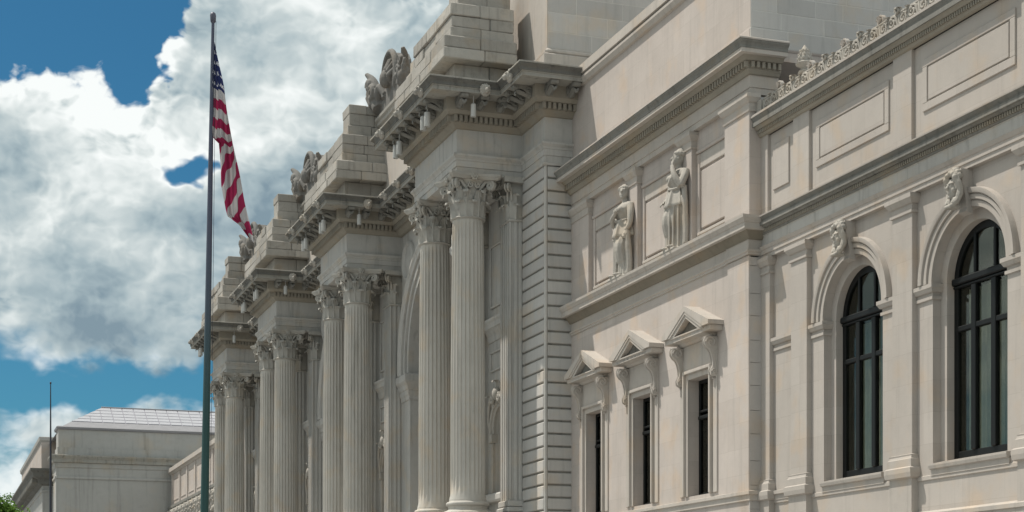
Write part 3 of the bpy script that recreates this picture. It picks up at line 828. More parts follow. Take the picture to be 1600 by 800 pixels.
for i in range(3):
    ya = YC[i] + PAIR + .8; yb = YC[i + 1] - .8
    mb = MB(); mb.box(22.0, 23.2, ya, yb + 3.0, Z_CO1 - .1, 27.6); pw = mb.obj('attic_parapet', 'warm2', PV)
    mb = MB(); mb.sweep([(0, 27.3), (.1, 27.35), (.2, 27.5), (.3, 27.55), (.3, 27.72), (.4, 27.8), (.42, 27.92), (.3, 28.0)], [(22.0, ya), (22.0, yb + 3.0)], 1.0); mb.obj('coping', 'rough', pw)
def stack(y, seed, lean=0):
    rnd = random.Random(seed); random.seed(seed)
    y0, y1 = y - .69, y + PAIR + .69
    def course(xf_, xb_, ya, yb, za, zb, nb, jit=.03, b=.03):
        cut = [ya] + sorted(ya + (yb - ya) * (k + rnd.uniform(-.18, .18)) / nb for k in range(1, nb)) + [yb]
        for a, c in zip(cut[:-1], cut[1:]):
            # front row (towards the street) and one behind it
            xm = xf_ + (xb_ - xf_) * rnd.uniform(.40, .62)
            for p, q in ((xf_, xm), (xm, xb_)):
                mb = MB(); e = rnd.uniform(-jit, jit)
                mb.bbox(p + (e if p == xf_ else 0), q - .012, a + (e * .8 if a == ya else 0), c - .014, za, zb - .012, b, .012)
                mb.obj('stone_block', 'rough', PV)
    xb_ = 22.45
    course(XF - .17, xb_, y0 - .17, y1 + .17, Z_CO1 - .05, 24.55, 3, .0)
    course(XF - .78, xb_, y0 - .78, y1 + .6, 24.55, 24.98, 4, .02, .035); course(XF - .74, xb_, y0 - .74, y1 + .55, 24.98, 25.5, 3, .02, .045)
    course(XF - .34, xb_, y0 - .34, y1 + .1, 25.5, 25.98, 4, .05); course(XF - .30, xb_, y0 - .30, y1 - .3, 25.98, 26.45, 3, .05); course(XF - .32, xb_, y0 - .32, y1 - .9, 26.45, 26.95, 3, .06)
    course(XF + .12, xb_, y0 + .12, y0 + 2.6, 26.95, 27.55, 2, .05); course(XF + .16, xb_, y0 + .16, y0 + 1.55, 27.55, 28.15, 1, .03); course(XF + .12, xb_, y0 + .12, y0 + 1.6, 28.15, 28.62, 1, .02)
for i, y in enumerate(YC): stack(y, 11 + i)
random.seed(5)

# ---- roof sculptures between the stacks
def acroterion():
    mb = MB()      # local: front faces -x, y along the facade, z up from the coping
    slab = [(-1.05, 0), (-1.22, .5), (-1.24, 1.05), (-1.05, 1.6), (-.6, 2.05), (0, 2.2), (.6, 2.05), (1.05, 1.6), (1.24, 1.05), (1.22, .5), (1.05, 0)]
    mb.prism(slab, -.25, .65, 'x')
    mb.tube(catmull([(-.28, a, b) for a, b in slab], 3), .17, 8)
    for k in range(7):
        a = PI * (k + .5) / 7; mb.tube([(-.2, .15 * math.cos(a), .35 + .1 * math.sin(a)), (-.48, .6 * math.cos(a), .65 + .6 * math.sin(a)), (-.26, 1.0 * math.cos(a), .8 + 1.0 * math.sin(a))], [.08, .17, .13], 7)
    mb.ellipsoid((-.5, 0, .7), (.35, .4, .5))
    for sg in (-1, 1):
        c = Vector((-.1, sg * 2.65, 0)); q = 1.0 if sg > 0 else .66; i0 = len(mb.v)
        mb.tube(catmull([c + Vector((0, -sg * .5, -.3)), c + Vector((-.15, -sg * .1, .5)), c + Vector((-.3, sg * .15, 1.1)), c + Vector((-.35, sg * .45, 1.65)), c + Vector((-.6, sg * .75, 2.05))], 6), [.62 - .48 * (i / 24) ** 1.2 for i in range(25)], 10, flat=.8)
        mb.tube(spiral(c + Vector((-.55, -sg * .3, .6)), .48, 1.3, 0, (0, sg, 0), (0, 0, 1), 20, .2), .2, 8)
        mb.tube(spiral(c + Vector((-.6, sg * .3, 1.2)), .32, 1.2, 0, (0, sg, 0), (0, 0, 1), 16, .2), .16, 8)
        mb.tube(catmull([c + Vector((-.4, sg * .5, .3)), c + Vector((-.5, sg * .75, .8)), c + Vector((-.45, sg * .8, 1.2))], 5), [.2] * 5 + [.14] * 5 + [.08], 8)
        mb.tube(catmull([c + Vector((-.1, -sg * 1.6, .2)), c + Vector((-.3, -sg * 1.1, .75)), c + Vector((-.3, -sg * .7, .3)), c], 5), .24, 8)
        mb.ellipsoid(c + Vector((-.2, 0, .25)), (.5, .75, .55))
        mb.v[i0:] = [(p[0] * (1 if sg > 0 else .7), p[1], p[2] * q) for p in mb.v[i0:]]
    mb.bbox(-.25, .6, -3.3, 3.3, -.65, .06, .05)
    return mb
me_acro = remeshed(acroterion(), .04, 'crest', 'roof_sculpture', 0, .5)
acl = ['carved shell and scroll crest on the roof, nearest, right beside the tall stone stack', 'carved shell and scroll crest on the roof between the second and third stone stacks', 'farthest carved shell and scroll crest on the roof, behind the tip of the flag']
for i in range(3):
    o = put(me_acro, 'roof_sculpture', None, (21.95, 80.5 + (YC[i] - YC[0]) , 28.0 + .58), None, (.92, .92, .9)); tag(o, acl[i], 'sculpture', 'carved crests on the pavilion roof')

# ================================================================== LINK WING (three pedimented windows, caryatids)
LW = thing('link_wing', 'cream stone wing with three pedimented windows below and standing statues above', 'building', (24.04, 54, 0))
XM = 24.04; YM = 46.29; YP = 47.75      # corner strip from YM to YP
WC = [49.93, 54.54, 59.10]; HW = .79; ZW0 = 6.18; ZW1 = 10.08
mb = MB()
cuts = [YM] + sum([[c - HW, c + HW] for c in WC], []) + [YR + .3]
for a, b in zip(cuts[0::2], cuts[1::2]): mb.box(XM, XM + 1.2, a, b, .1, 14.0)
for c in WC: mb.box(XM, XM + 1.2, c - HW, c + HW, .1, ZW0); mb.box(XM, XM + 1.2, c - HW, c + HW, ZW1, 14.0)
mb.obj('wall', 'warm', LW)
mb = MB(); mb.bbox(XM - .06, XM + .3, YM - .0, YP, 6.0, 13.35, .012); mb.obj('corner_strip', 'warm', LW)
# return face blocks
ashlar_field(LW, XM - .03, 24.62, YM, 0, 4.8, 13.3, '-y', .78, 2.0, 'return', gap=.010, proud=.012)
def pediment_window(c):
    w_ = thing_part('window', LW, (XM, c, ZW0))
    # architrave surround
    for nm, hw, pr, top in (('surround', 1.02, .10, ZW1 + .28), ):
        mb = MB()
        for sg in (-1, 1):
            a, b = sorted((c + sg * HW, c + sg * 1.02)); mb.bbox(XM - .05, XM + .02, a, b, ZW0, ZW1 + .26, .012)
            a, b = sorted((c + sg * .94, c + sg * 1.05)); mb.bbox(XM - .14, XM + .02, a, b, ZW0, ZW1 + .30, .015)
            a, b = sorted((c + sg * 1.12, c + sg * 1.40)); mb.bbox(XM - .05, XM + .02, a, b, ZW0, ZW1 + .7, .012)
        mb.bbox(XM - .048, XM + .02, c - HW, c + HW, ZW1, ZW1 + .258, .012); mb.bbox(XM - .138, XM + .02, c - .94, c + .94, ZW1 + .19, ZW1 + .298, .015)
        mb.obj('surround', 'warm2', w_)
    mb = MB(); mb.box(XM - .04, XM + .1, c - 1.12, c + 1.12, ZW1 + .32, 11.22); mb.obj('frieze', 'warm2', w_)
    # pediment: horizontal cornice, raking cornices, roof slabs, sunk tympanum
    P = .56; hw = 1.80; zb, zt = 11.22, 11.60; za = 12.40
    mb = MB(); mb.sweep([(0, zb), (.12, zb + .02), (.18, zb + .09), (.34, zb + .12), (.46, zb + .13), (.46, zb + .24), (.50, zb + .26), (.50, zb + .30), (.3, zb + .31)], [(XM, c - hw + .52), (XM, c + hw - .52)], .1)
    mb.bbox(XM - .46, XM, c - hw + .06, c + hw - .06, zb + .13, zb + .30, .012)
    ped = mb.obj('pediment', 'warm2', w_)
    mb = MB()
    for sg in (-1, 1):
        th = .17
        poly = [(c + sg * hw, zt - .08), (c + sg * hw, zt + .06), (c, za), (c, za - .18), (c + sg * (hw - .42), zt - .08)]
        mb.prism(poly, XM - P, XM + .02, 'x')
        poly = [(c + sg * (hw - .40), zt - .085), (c, za - .181), (c, za - .28), (c + sg * (hw - .62), zt - .085)]
        mb.prism(poly, XM - P + .02, XM + .02, 'x')
        poly = [(c + sg * (hw - .60), zt - .086), (c, za - .281), (c, za - .40), (c + sg * (hw - .88), zt - .086)]
        mb.prism(poly, XM - P + .055, XM + .02, 'x')
    mb.obj('raking_cornice', 'warm2', ped)
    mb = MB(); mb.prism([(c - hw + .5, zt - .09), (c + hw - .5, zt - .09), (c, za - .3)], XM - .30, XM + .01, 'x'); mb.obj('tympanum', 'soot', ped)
    # consoles
    for sg in (-1, 1):
        yc_ = c + sg * 1.26
        mb = MB()
        z0_ = 11.2
        out = [(0, 0), (-.40, 0), (-.44, -.10), (-.43, -.24), (-.36, -.34), (-.27, -.40), (-.20, -.52), (-.15, -.72), (-.13, -.90), (-.17, -1.0), (-.22, -1.10), (-.20, -1.22), (-.12, -1.28), (-.04, -1.30), (0, -1.42)]
        mb.prism([(XM + a, z0_ + b) for a, b in out], yc_ - .12, yc_ + .12, 'y')
        for q in (-.12, .12):
            mb.tube(spiral((XM - .24, yc_ + q, z0_ - .19), .185, 1.5, 0, (-1, 0, 0), (0, 0, 1), 18, .15), .032, 6)
            mb.tube(spiral((XM - .11, yc_ + q, z0_ - 1.13), .10, 1.4, 0, (-1, 0, 0), (0, 0, 1), 14, .15), .026, 6)
        for q in (-.08, .08): mb.tube([(XM + a - .01, yc_ + q, z0_ + b) for a, b in out[1:13]], .024, 5)
        leaf(mb, (XM - .02, yc_, z0_ - 1.62), (0, 0, 1), (-1, 0, 0), (0, 1, 0), .2, .3, .12)
        mb.obj('console', 'warm2', w_, True, 40)
    # sash: iron frame, transom, panes
    mb = MB(); X_ = XM + .36
    mb.bbox(X_, X_ + .12, c - HW, c - HW + .12, ZW0, ZW1, .01); mb.bbox(X_, X_ + .12, c + HW - .12, c + HW, ZW0, ZW1, .01)
    mb.bbox(X_, X_ + .12, c - HW + .12, c + HW - .12, ZW1 - .12, ZW1, .01); mb.bbox(X_, X_ + .12, c - HW + .12, c + HW - .12, ZW0, ZW0 + .12, .01)
    fr = mb.obj('frame', 'iron', w_)
    mb = MB(); mb.bbox(X_ - .09, X_ + .1, c - HW + .12, c + HW - .12, 8.75, 8.87, .02); mb.bbox(X_ - .05, X_ + .1, c - HW + .12, c + HW - .12, 8.98, 9.06, .02); mb.obj('transom', 'iron', w_)
    mb = MB(); mb.bbox(X_ - .04, X_ + .1, c - .05, c + .05, ZW0 + .12, 8.75, .02); mb.obj('glazing_bar', 'iron', w_)
    for a, b, p, q in ((c - HW + .12, c - .05, ZW0 + .12, 8.75), (c + .05, c + HW - .12, ZW0 + .12, 8.75), (c - HW + .12, c + HW - .12, 9.06, ZW1 - .12)):
        mb = MB(); mb.box(X_ + .05, X_ + .06, a, b, p, q); mb.obj('pane', 'glass', w_)
    mb = MB(); mb.box(X_ + .14, X_ + .75, c - HW + .002, c + HW - .002, ZW0 + .002, ZW1 - .002); mb.f = [f for k, f in enumerate(mb.f) if k != 5]; mb.obj('room', 'dark', w_)
def thing_part(name, parent, loc):
    o = bpy.data.objects.new(name, None); COL.objects.link(o); o.parent = parent; o.location = Vector(loc) - WL[parent.name]; WL[o.name] = Vector(loc); return o
for c in WC: pediment_window(c)
# courses
pathM = [(25.0, YM), (XM, YM), (XM, YR + .02)]
mb = MB(); mb.sweep([(0, 5.72), (.06, 5.74), (.06, 5.9), (.12, 5.93), (.12, 6.03), (.0, 6.06)], pathM, .2); mb.obj('sill_course', 'warm2', LW)
mb = MB(); mb.sweep([(0, 4.3), (.2, 4.32), (.2, 4.62), (.1, 4.74)], pathM, .2); mb.obj('base_course', 'warm2', LW)
# string course between the storeys, with a forward break over the corner strip
pathB = [(25.0, YM), (XM - .06, YM), (XM - .06, YP), (XM, YP), (XM, YR + .02)]
mb = MB(); mb.sweep([(0, 13.36), (.05, 13.37), (.05, 13.43), (.09, 13.46), (.09, 13.52), (.02, 13.53), (.02, 13.80), (.05, 13.82)], pathB, .3); mb.obj('string_frieze', 'warm2', LW)
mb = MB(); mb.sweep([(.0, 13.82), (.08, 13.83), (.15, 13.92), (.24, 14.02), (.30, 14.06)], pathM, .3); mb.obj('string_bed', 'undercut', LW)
mb = MB(); mb.sweep([(.2, 14.061), (.40, 14.061), (.42, 14.08), (.42, 14.25), (.45, 14.27), (.47, 14.31), (.52, 14.38), (.53, 14.47), (.3, 14.475)], pathM, .5); mb.obj('string_cornice', 'warm2', LW)
# attic storey with statues: recessed panels, strips
mb = MB(); mb.box(XM + .28, XM + 1.3, YM + .3, YR + .3, 13.9, 18.4); mb.obj('attic_storey_wall', 'warm', LW)
strips = [(YM, 48.0, 0), (50.52, 51.38, .0), (55.05, 55.85, .0), (59.75, YR + .2, .0)]
for a, b, o_ in strips:
    mb = MB(); mb.bbox(XM - (.0 if a > YM else .04), XM + .4, a, b, 14.4, 17.85, .015); st = mb.obj('strip', 'warm', LW)
    mb = MB(); pp = [(XM + .28, a), (XM - (.0 if a > YM else .04), a), (XM - (.0 if a > YM else .04), b), (XM + .28, b)]
    mb.sweep([(0, 17.80), (.04, 17.81), (.05, 17.86), (.02, 17.88), (.03, 18.06), (.08, 18.10), (.14, 18.2), (.16, 18.22), (.16, 18.34), (.06, 18.36)], pp, .06)
    mb.obj('strip_capital', 'warm2', st)
mb = MB(); mb.box(24.2, 24.62, YM + .02, YM + .4, 14.4, 18.3); mb.obj('return_wall', 'ashlar', LW)
for a, b in ((48.0, 50.52), (51.38, 55.05), (55.85, 59.75)):
    pn = thing_part('panel', LW, (XM + .28, (a + b) / 2, 14.5))
    mb = MB(); x = XM + .28
    mb.bbox(x - .10, x + .02, a, b, 14.4, 14.85, .02); mb.bbox(x - .10, x + .02, a, b, 17.72, 18.4, .02)
    mb.bbox(x - .14, x + .02, a + .02, b - .02, 17.60, 17.72, .02)
    mb.bbox(x - .10, x + .02, a, a + .22, 14.85, 17.60, .02); mb.bbox(x - .10, x + .02, b - .22, b, 14.85, 17.60, .02)
    mb.obj('panel_border', 'warm', pn)
    mb = MB(); mb.bbox(x - .16, x - .09, a + .18, b - .18, 14.85, 14.95, .015); mb.obj('panel_moulding', 'warm2', pn)
    mb = MB(); mb.bbox(x - .07, x + .02, a + .22, b - .22, 17.1, 17.6, .02); mb.obj('panel_head', 'warm2', pn)
    mb = MB(); mb.bbox(x - .09, x + .02, a + .34, b - .34, 15.06, 17.0, .03); mb.obj('panel_field', 'warm', pn)
# entablature on top
mb = MB(); mb.sweep([(0, 18.36), (.0, 18.55), (.03, 18.56), (.03, 18.90), (.06, 18.92)], pathM, .4); mb.obj('upper_frieze', 'warm2', LW)
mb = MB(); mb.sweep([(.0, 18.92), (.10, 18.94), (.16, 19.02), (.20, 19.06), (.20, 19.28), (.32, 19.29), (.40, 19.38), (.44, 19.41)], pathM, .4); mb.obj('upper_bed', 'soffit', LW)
mb = MB()
for a, b in (((25.0, YM), (XM, YM)), ((XM, YM), (XM, YR))):
    a, b = Vector(a), Vector(b); d = (b - a).normalized(); n = Vector((-d.y, d.x)); L = (b - a).length; k = 0
    s_ = .1 if n.y < -.5 else -.2
    while s_ < L - .05 + (.2 if n.y < -.5 else 0):
        dentil_mesh(mb, a + d * s_, d, n, .10, .12, 19.09, 19.27, .195); s_ += .185
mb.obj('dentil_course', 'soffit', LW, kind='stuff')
mb = MB(); mb.sweep([(.3, 19.411), (.60, 19.411), (.60, 19.40), (.64, 19.40), (.64, 19.53), (.58, 19.531)], pathM, .4); mb.obj('upper_corona', 'warm2', LW)
mb = MB(); mb.sweep([(.58, 19.532), (.66, 19.532), (.66, 19.56), (.65, 19.60), (.68, 19.66), (.74, 19.72), (.75, 19.76), (.6, 19.765)], pathM, .4); mb.obj('upper_crown', 'soot_l', LW)
mb = MB(); mb.sweep([(.5, 19.766), (.77, 19.766), (.77, 19.81), (.72, 19.84)], pathM, .4); mb.obj('upper_edge', 'warm2', LW)
# attic above with coping
mb = MB(); mb.box(XM + .03, 36, YM + .05, YR + .2, 19.5, 23.2); mb.obj('attic_wall', 'warm', LW)
mb = MB(); mb.bbox(XM - .02, 36, YM, YR + .2, 19.8, 20.42, .03); mb.obj('attic_plinth', 'warm', LW)
ashlar_field(LW, XM + .04, 34, YM + .05, 0, 20.44, 23.1, '-y', .50, 1.25, gap=.03)
ashlar_field(LW, XM + .0, 34, YM + .0, 0, 19.86, 20.42, '-y', .56, 1.6, gap=.03)
mb = MB(); mb.sweep([(0, 22.95), (.10, 22.98), (.16, 23.10), (.18, 23.14), (.18, 23.24), (.08, 23.26), (.08, 23.30), (.22, 23.32), (.22, 23.66), (.1, 23.70)], [(25.0, YM + .05), (XM + .03, YM + .05), (XM + .03, YR - 1.1)], .5); mb.obj('coping', 'warm2', LW)

# ---- caryatids
def figure(kind):
    mb = MB()       # local: z up from feet, faces -x, 3.35 m tall with its base
    NS = 40
    def ringat(z, rx, ry, cx, cy, amp, ph):
        out = []
        for j in range(NS):
            a = 2 * PI * j / NS
            f = 1 + amp * (math.sin(9 * a + ph) * .6 + math.sin(14 * a + 1.7 * ph + 1) * .45 + .35 * math.sin(5 * a - ph))
            out.append((cx + rx * f * math.cos(a), cy + ry * f * math.sin(a), z))
        return out
    hip = .06 if kind else -.05
    lv = [(.10, .34, .44, -.02, 0, .10, 0), (.30, .32, .42, 0, 0, .12, .2), (.7, .30, .39, -.02, hip * .4, .13, .4), (1.1, .31, .40, -.04, hip * .8, .12, .6), (1.5, .32, .41, -.05, hip, .09, .8), (1.75, .30, .40, -.03, hip, .06, 1.0),
          (1.95, .26, .34, -.01, hip * .5, .05, 1.2), (2.12, .25, .33, 0, 0, .05, 1.4), (2.3, .29, .37, -.04, 0, .04, 1.5), (2.45, .29, .40, -.05, 0, .03, 1.6), (2.58, .24, .42, -.01, 0, .02, 1.7), (2.68, .17, .33, .02, 0, 0, 1.8), (2.74, .11, .15, .02, 0, 0, 0)]
    mb.loft([ringat(*q) for q in lv])
    # belt folds and overfold of the dress
    mb.loft([ringat(z, rx, ry, -.03, hip * .6, .13, 2.0) for z, rx, ry in ((1.45, .40, .50), (1.52, .41, .51), (1.8, .34, .43), (1.98, .28, .36))])
    mb.tube([(.30 * math.cos(a) - .01, .37 * math.sin(a), 2.04 + .03 * math.sin(3 * a)) for a in [2 * PI * i / 24 for i in range(25)]], .045, 6)
    # bent knee under cloth, feet
    s = 1 if kind else -1
    mb.tube(catmull([(-.10, s * .18, 1.5), (-.30, s * .20, 1.05), (-.20, s * .2, .5), (-.2, s * .2, .12)], 5), [.2] * 5 + [.19] * 5 + [.15] * 6, 9)
    for q in (-1, 1):
        mb.ellipsoid((-.36, q * .17, .13), (.19, .09, .07)); 
    for i in range(7):      # hanging folds
        a = PI * .62 + i * .13 * PI; x = .34 * math.cos(a); y = .43 * math.sin(a)
        mb.tube(catmull([(x * .95, y * .95, 1.55), (x * 1.06, y * 1.05, 1.0), (x * 1.05, y * 1.04, .5), (x * 1.1, y * 1.1, .1)], 4), .042, 6)
    for i in range(5):      # folds across the chest
        t = i / 4; mb.tube(catmull([(-.05, -.38 + .1 * t, 2.62 - .08 * t), (-.32, -.1 + .06 * t, 2.42 - .1 * t), (-.30, .15, 2.28 - .06 * t), (-.1, .35, 2.25)], 4), .03, 5)
    mb.ellipsoid((-.22, -.15, 2.42), (.15, .14, .14)); mb.ellipsoid((-.22, .15, 2.42), (.15, .14, .14))
    # neck and head
    tw = -.55 if kind else .65         # head turned
    mb.tube([(.02, 0, 2.66), (-.02, 0, 2.86), (-.04, 0, 2.95)], [.13, .11, .11], 10)
    hd = MB()
    hd.ellipsoid((0, 0, .22), (.19, .16, .22)); hd.ellipsoid((-.06, 0, .13), (.13, .115, .15))
    hd.tube([(-.17, 0, .26), (-.225, 0, .18), (-.19, 0, .15)], [.025, .036, .025], 6)
    hd.ellipsoid((-.165, 0, .095), (.03, .05, .018)); hd.ellipsoid((-.14, 0, .04), (.05, .05, .04)); hd.ellipsoid((-.155, 0, .275), (.04, .11, .02))
    for q in (-1, 1): hd.ellipsoid((-.155, q * .065, .235), (.025, .03, .018)); hd.ellipsoid((0, q * .16, .2), (.035, .02, .05))
    for i in range(16):
        a = 2 * PI * i / 16; hd.ellipsoid((.04 - .16 * math.cos(a) * .9, .17 * math.sin(a), .33 + .03 * math.cos(a)), (.075, .065, .07), 7, 5)
    hd.ellipsoid((.05, 0, .40), (.17, .16, .12)); hd.ellipsoid((.2, 0, .24), (.12, .12, .12))
    T = Matrix.Translation((-.05, 0, 2.82)) @ Matrix.Scale(1.12, 4) @ Matrix.Rotation(tw, 4, 'Z') @ Matrix.Rotation(.12, 4, 'Y')
    mb.merge(hd, T)
    # arms
    def hand(p, d):
        p = Vector(p); d = Vector(d).normalized(); sd = d.cross(Vector((1, .2, .1))).normalized()
        mb.tube([p, p + d * .16], [.06, .065], 7, flat=.6)
        for k in range(4): 
            q = p + d * .15 + sd * (.035 * (k - 1.5)); mb.tube([q, q + d * (.09 - .012 * abs(k - 1.3)), q + d * .13 + Vector((.05, 0, -.02))], [.022, .02, .017], 5)
        q = p + d * .05 + sd * .06; mb.tube([q, q + d * .08 + sd * .05], [.022, .018], 5)
    if kind:      # right arm raised, hand at the chin; left arm down holding cloth
        mb.tube(catmull([(0, -.40, 2.56), (-.14, -.50, 2.28), (-.24, -.50, 2.02)], 5), [.135 - .03 * i / 10 for i in range(11)], 9)
        mb.tube(catmull([(-.24, -.50, 2.02), (-.38, -.36, 2.40), (-.36, -.20, 2.72)], 5), [.11 - .04 * i / 10 for i in range(11)], 9)
        hand((-.36, -.20, 2.70), (.15, .2, .9))
        mb.tube(catmull([(0, .40, 2.56), (-.02, .52, 2.2), (-.14, .52, 1.85), (-.30, .42, 1.72)], 5), [.135 - .065 * i / 15 for i in range(16)], 9)
        hand((-.30, .42, 1.72), (-.6, -.3, -.4))
        mb.tube(catmull([(-.2, .50, 1.8), (-.12, .54, 1.3), (-.1, .50, .7), (-.1, .48, .2)], 5), [.10 + .06 * i / 15 for i in range(16)], 8)
        mb.tube(catmull([(-.1, -.46, 2.05), (-.1, -.50, 1.6), (-.05, -.48, .8), (-.05, -.46, .2)], 5), [.09] * 16, 8)
    else:         # arms folded before the chest
        mb.tube(catmull([(0, .40, 2.56), (-.06, .50, 2.22), (-.20, .44, 1.98)], 5), [.135 - .03 * i / 10 for i in range(11)], 9)
        mb.tube(catmull([(-.20, .44, 1.98), (-.40, .18, 2.12), (-.42, -.06, 2.26)], 5), [.105 - .04 * i / 10 for i in range(11)], 9)
        hand((-.42, -.06, 2.26), (-.1, -.8, .5))
        mb.tube(catmull([(0, -.40, 2.56), (-.08, -.52, 2.2), (-.12, -.54, 1.85), (-.22, -.46, 1.62)], 5), [.135 - .065 * i / 15 for i in range(16)], 9)
        hand((-.22, -.46, 1.62), (-.4, .1, -.9))
        mb.tube(catmull([(-.12, .42, 2.0), (-.1, .52, 1.4), (-.05, .48, .7), (-.05, .46, .15)], 5), [.10] * 16, 8)
        mb.tube(catmull([(-.18, -.48, 1.6), (-.15, -.5, 1.1), (-.1, -.46, .6), (-.1, -.42, .12)], 5), [.09 + .04 * i / 15 for i in range(16)], 8)
    mb.bbox(-.46, .35, -.44, .44, -.02, .08, .02)
    return mb
for kind, (y, lab) in enumerate(((56.0, 'draped stone woman with folded arms, left of the two statues on the upper ledge'), (51.35, 'draped stone woman with hand raised to chin, right of the two statues on the ledge'))):
    me = remeshed(figure(kind), .018, 'carve', 'statue', 0)
    o = put(me, 'statue', None, (XM - .04, y, 14.49), (0, 0, 0), (1.10, 1.26, 1.04)); tag(o, lab, 'statue', 'statues on the upper ledge of the link wing')

# ================================================================== ARCHED WING (right foreground)
AW = thing('arched_wing', 'cream stone wing with tall arched windows, panelled parapet and carved roof cresting', 'building', (24.56, 40, 0))
XR = 24.56; XP = 24.40; YA = 46.35; YZ = 20.0
PC = [43.9, 38.33, 32.76, 27.19, 21.62]; PHW = .48
WCR = [(PC[i] + PC[i + 1]) / 2 for i in range(4)]
RO = 1.585; ZSR = 10.70
mb = MB()
mb.box(XR, XR + .23, PC[0] - .0 - 0, YA, .1, 13.3)
for i, c in enumerate(WCR):
    arch_wall(mb, XR, PC[i + 1], PC[i], .1, 13.3, c, ZSR, RO, 32, 6.0); reveal(mb, XR, XR + .24, c, ZSR, RO, 6.0, 32)
    arch_wall(mb, XR + .24, PC[i + 1], PC[i], .1, 13.3, c, ZSR, RO - .28, 32, 6.0); reveal(mb, XR + .24, XR + .60, c, ZSR, RO - .28, 6.0, 32)
mb.obj('wall', 'wing', AW, True, 20)
def pil(y0, y1, half=False):
    mb = MB(); mb.bbox(XP, XR + .02, y0, y1, 6.0, 12.75, .012); p = mb.obj('pilaster', 'wing', AW)
    mb = MB(); pp = [(XR, y0), (XP, y0), (XP, y1), (XR, y1)]
    mb.sweep([(.0, 12.70), (.05, 12.71), (.05, 12.78), (.01, 12.79), (.01, 12.94), (.06, 12.96), (.13, 13.06), (.15, 13.08), (.15, 13.20), (.05, 13.21)], pp, .05); mb.obj('capital', 'wing2', p)
    mb = MB(); mb.sweep([(0.10, 6.02), (.10, 6.22), (.07, 6.24), (.05, 6.30), (.06, 6.34), (.0, 6.36)], pp, .05); mb.obj('base', 'wing2', p)
    mb = MB(); mb.sweep([(.05, 4.75), (.05, 5.70), (.14, 5.74), (.16, 5.86), (.16, 5.98), (.1, 6.02)], pp, .05); mb.obj('pedestal', 'wing2', p)
for y in PC[:4]: pil(y - PHW, y + PHW)
pil(45.72, YA, True)
def arched_window(c):
    w_ = thing_part('window', AW, (XR + .5, c, 6.1)); X_ = XR + .46; r = RO - .28
    # frame: outer arched ring and stiles
    mb = MB(); ring(mb, [(-.18, 0), (-.18, .12), (.005, .12), (.005, 0)], c, ZSR, r, 6.12, X_ + .12, 28); mb.bbox(X_ + .01, X_ + .12, c - r + .15, c + r - .15, 6.12, 6.30, .01); mb.obj('frame', 'iron', w_)
    mb = MB(); mb.bbox(X_ - .10, X_ + .1, c - r, c + r, ZSR - .12, ZSR + .06, .03); mb.bbox(X_ - .05, X_ + .1, c - r + .01, c + r - .01, ZSR - .2, ZSR - .13, .02); mb.obj('transom', 'iron', w_)
    mb = MB(); mb.bbox(X_ - .03, X_ + .1, c - r + .15, c + r - .15, 9.38, 9.52, .02); mb.obj('rail', 'iron', w_)
    bars = [c - .30, c + .62]
    for b in (c - .42, c + .42):
        mb = MB(); mb.bbox(X_ - .05, X_ + .1, b - .10, b + .10, 6.3, ZSR - .2, .02); mb.obj('mullion', 'iron', w_)
        mb = MB(); mb.bbox(X_ - .01, X_ + .1, b - .05, b + .05, ZSR + .06, ZSR + math.sqrt((r - .1) ** 2 - .42 ** 2), .02); mb.obj('glazing_bar', 'iron', w_)
    ed = [c - r + .16, c - .52, c - .32, c + .32, c + .52, c + r - .16]
    for a, b in ((ed[0], ed[1]), (ed[2], ed[3]), (ed[4], ed[5])):
        for za, zb in ((6.3, 9.38), (9.52, ZSR - .2)):
            mb = MB(); mb.box(X_ + .04, X_ + .05, a, b, za, zb); mb.obj('pane', 'glass', w_)
    # fan light panes
    Pn = [(c - .47 if False else None)]
    def fan(a, b):
        n = 10; pts = [(a, ZSR + .06), (b, ZSR + .06)]
        for i in range(n + 1):
            y = b + (a - b) * i / n; pts.append((y, ZSR + math.sqrt(max(.0, (r - .14) ** 2 - (y - c) ** 2))))
        return pts
    for a, b in ((c - r + .15, c - .47), (c - .37, c + .37), (c + .47, c + r - .15)):
        mb = MB(); mb.prism(fan(a, b), X_ + .04, X_ + .05, 'x'); mb.obj('fan_pane', 'glass', w_)
    # curtains, pleated
    for a, b in ((c - r + .2, c - .02), (c + .02, c + r - .2)):
        mb = MB(); n = 40
        lo = []; hi = []
        for i in range(n + 1):
            y = a + (b - a) * i / n; x = X_ + .32 + .035 * math.sin(i * 1.5) + .015 * math.sin(i * .7)
            lo.append((x, y, 6.15)); hi.append((x, y, 10.5))
        mb.loft([lo, hi], False, False); mb.obj('curtain', 'curtain', w_, True, 80)
    mb = MB(); mb.box(X_ + .15, X_ + 3.2, c - r - .6, c + r + .6, 5.9, 12.5); mb.f = [f for k, f in enumerate(mb.f) if k != 5]; mb.obj('room', 'dark', w_)
    # archivolt and imposts, sill, keystone
    mb = MB(); ring(mb, [(-.005, -.02), (-.005, .05), (.13, .055), (.14, .03), (.165, .03), (.175, .10), (.28, .105), (.29, .08), (.315, .08), (.33, .15), (.40, .17), (.45, .17), (.47, -.02)], c, ZSR, RO, ZSR, XR, 40, False); mb.obj('archivolt', 'wing2', w_, True, 30)
    pr = [(0, 10.28), (.05, 10.29), (.05, 10.37), (.01, 10.38), (.01, 10.46), (.07, 10.48), (.11, 10.56), (.13, 10.58), (.13, 10.68), (.05, 10.70)]
    for sg in (-1, 1):
        y0 = c + sg * RO
        y1 = c + sg * 2.305
        pth = [(XR + .24, y0), (XR, y0), (XR, y1)] if sg > 0 else [(XR, y1), (XR, y0), (XR + .24, y0)]
        mb = MB(); mb.sweep(pr, pth, .05); mb.obj('impost', 'wing2', w_)
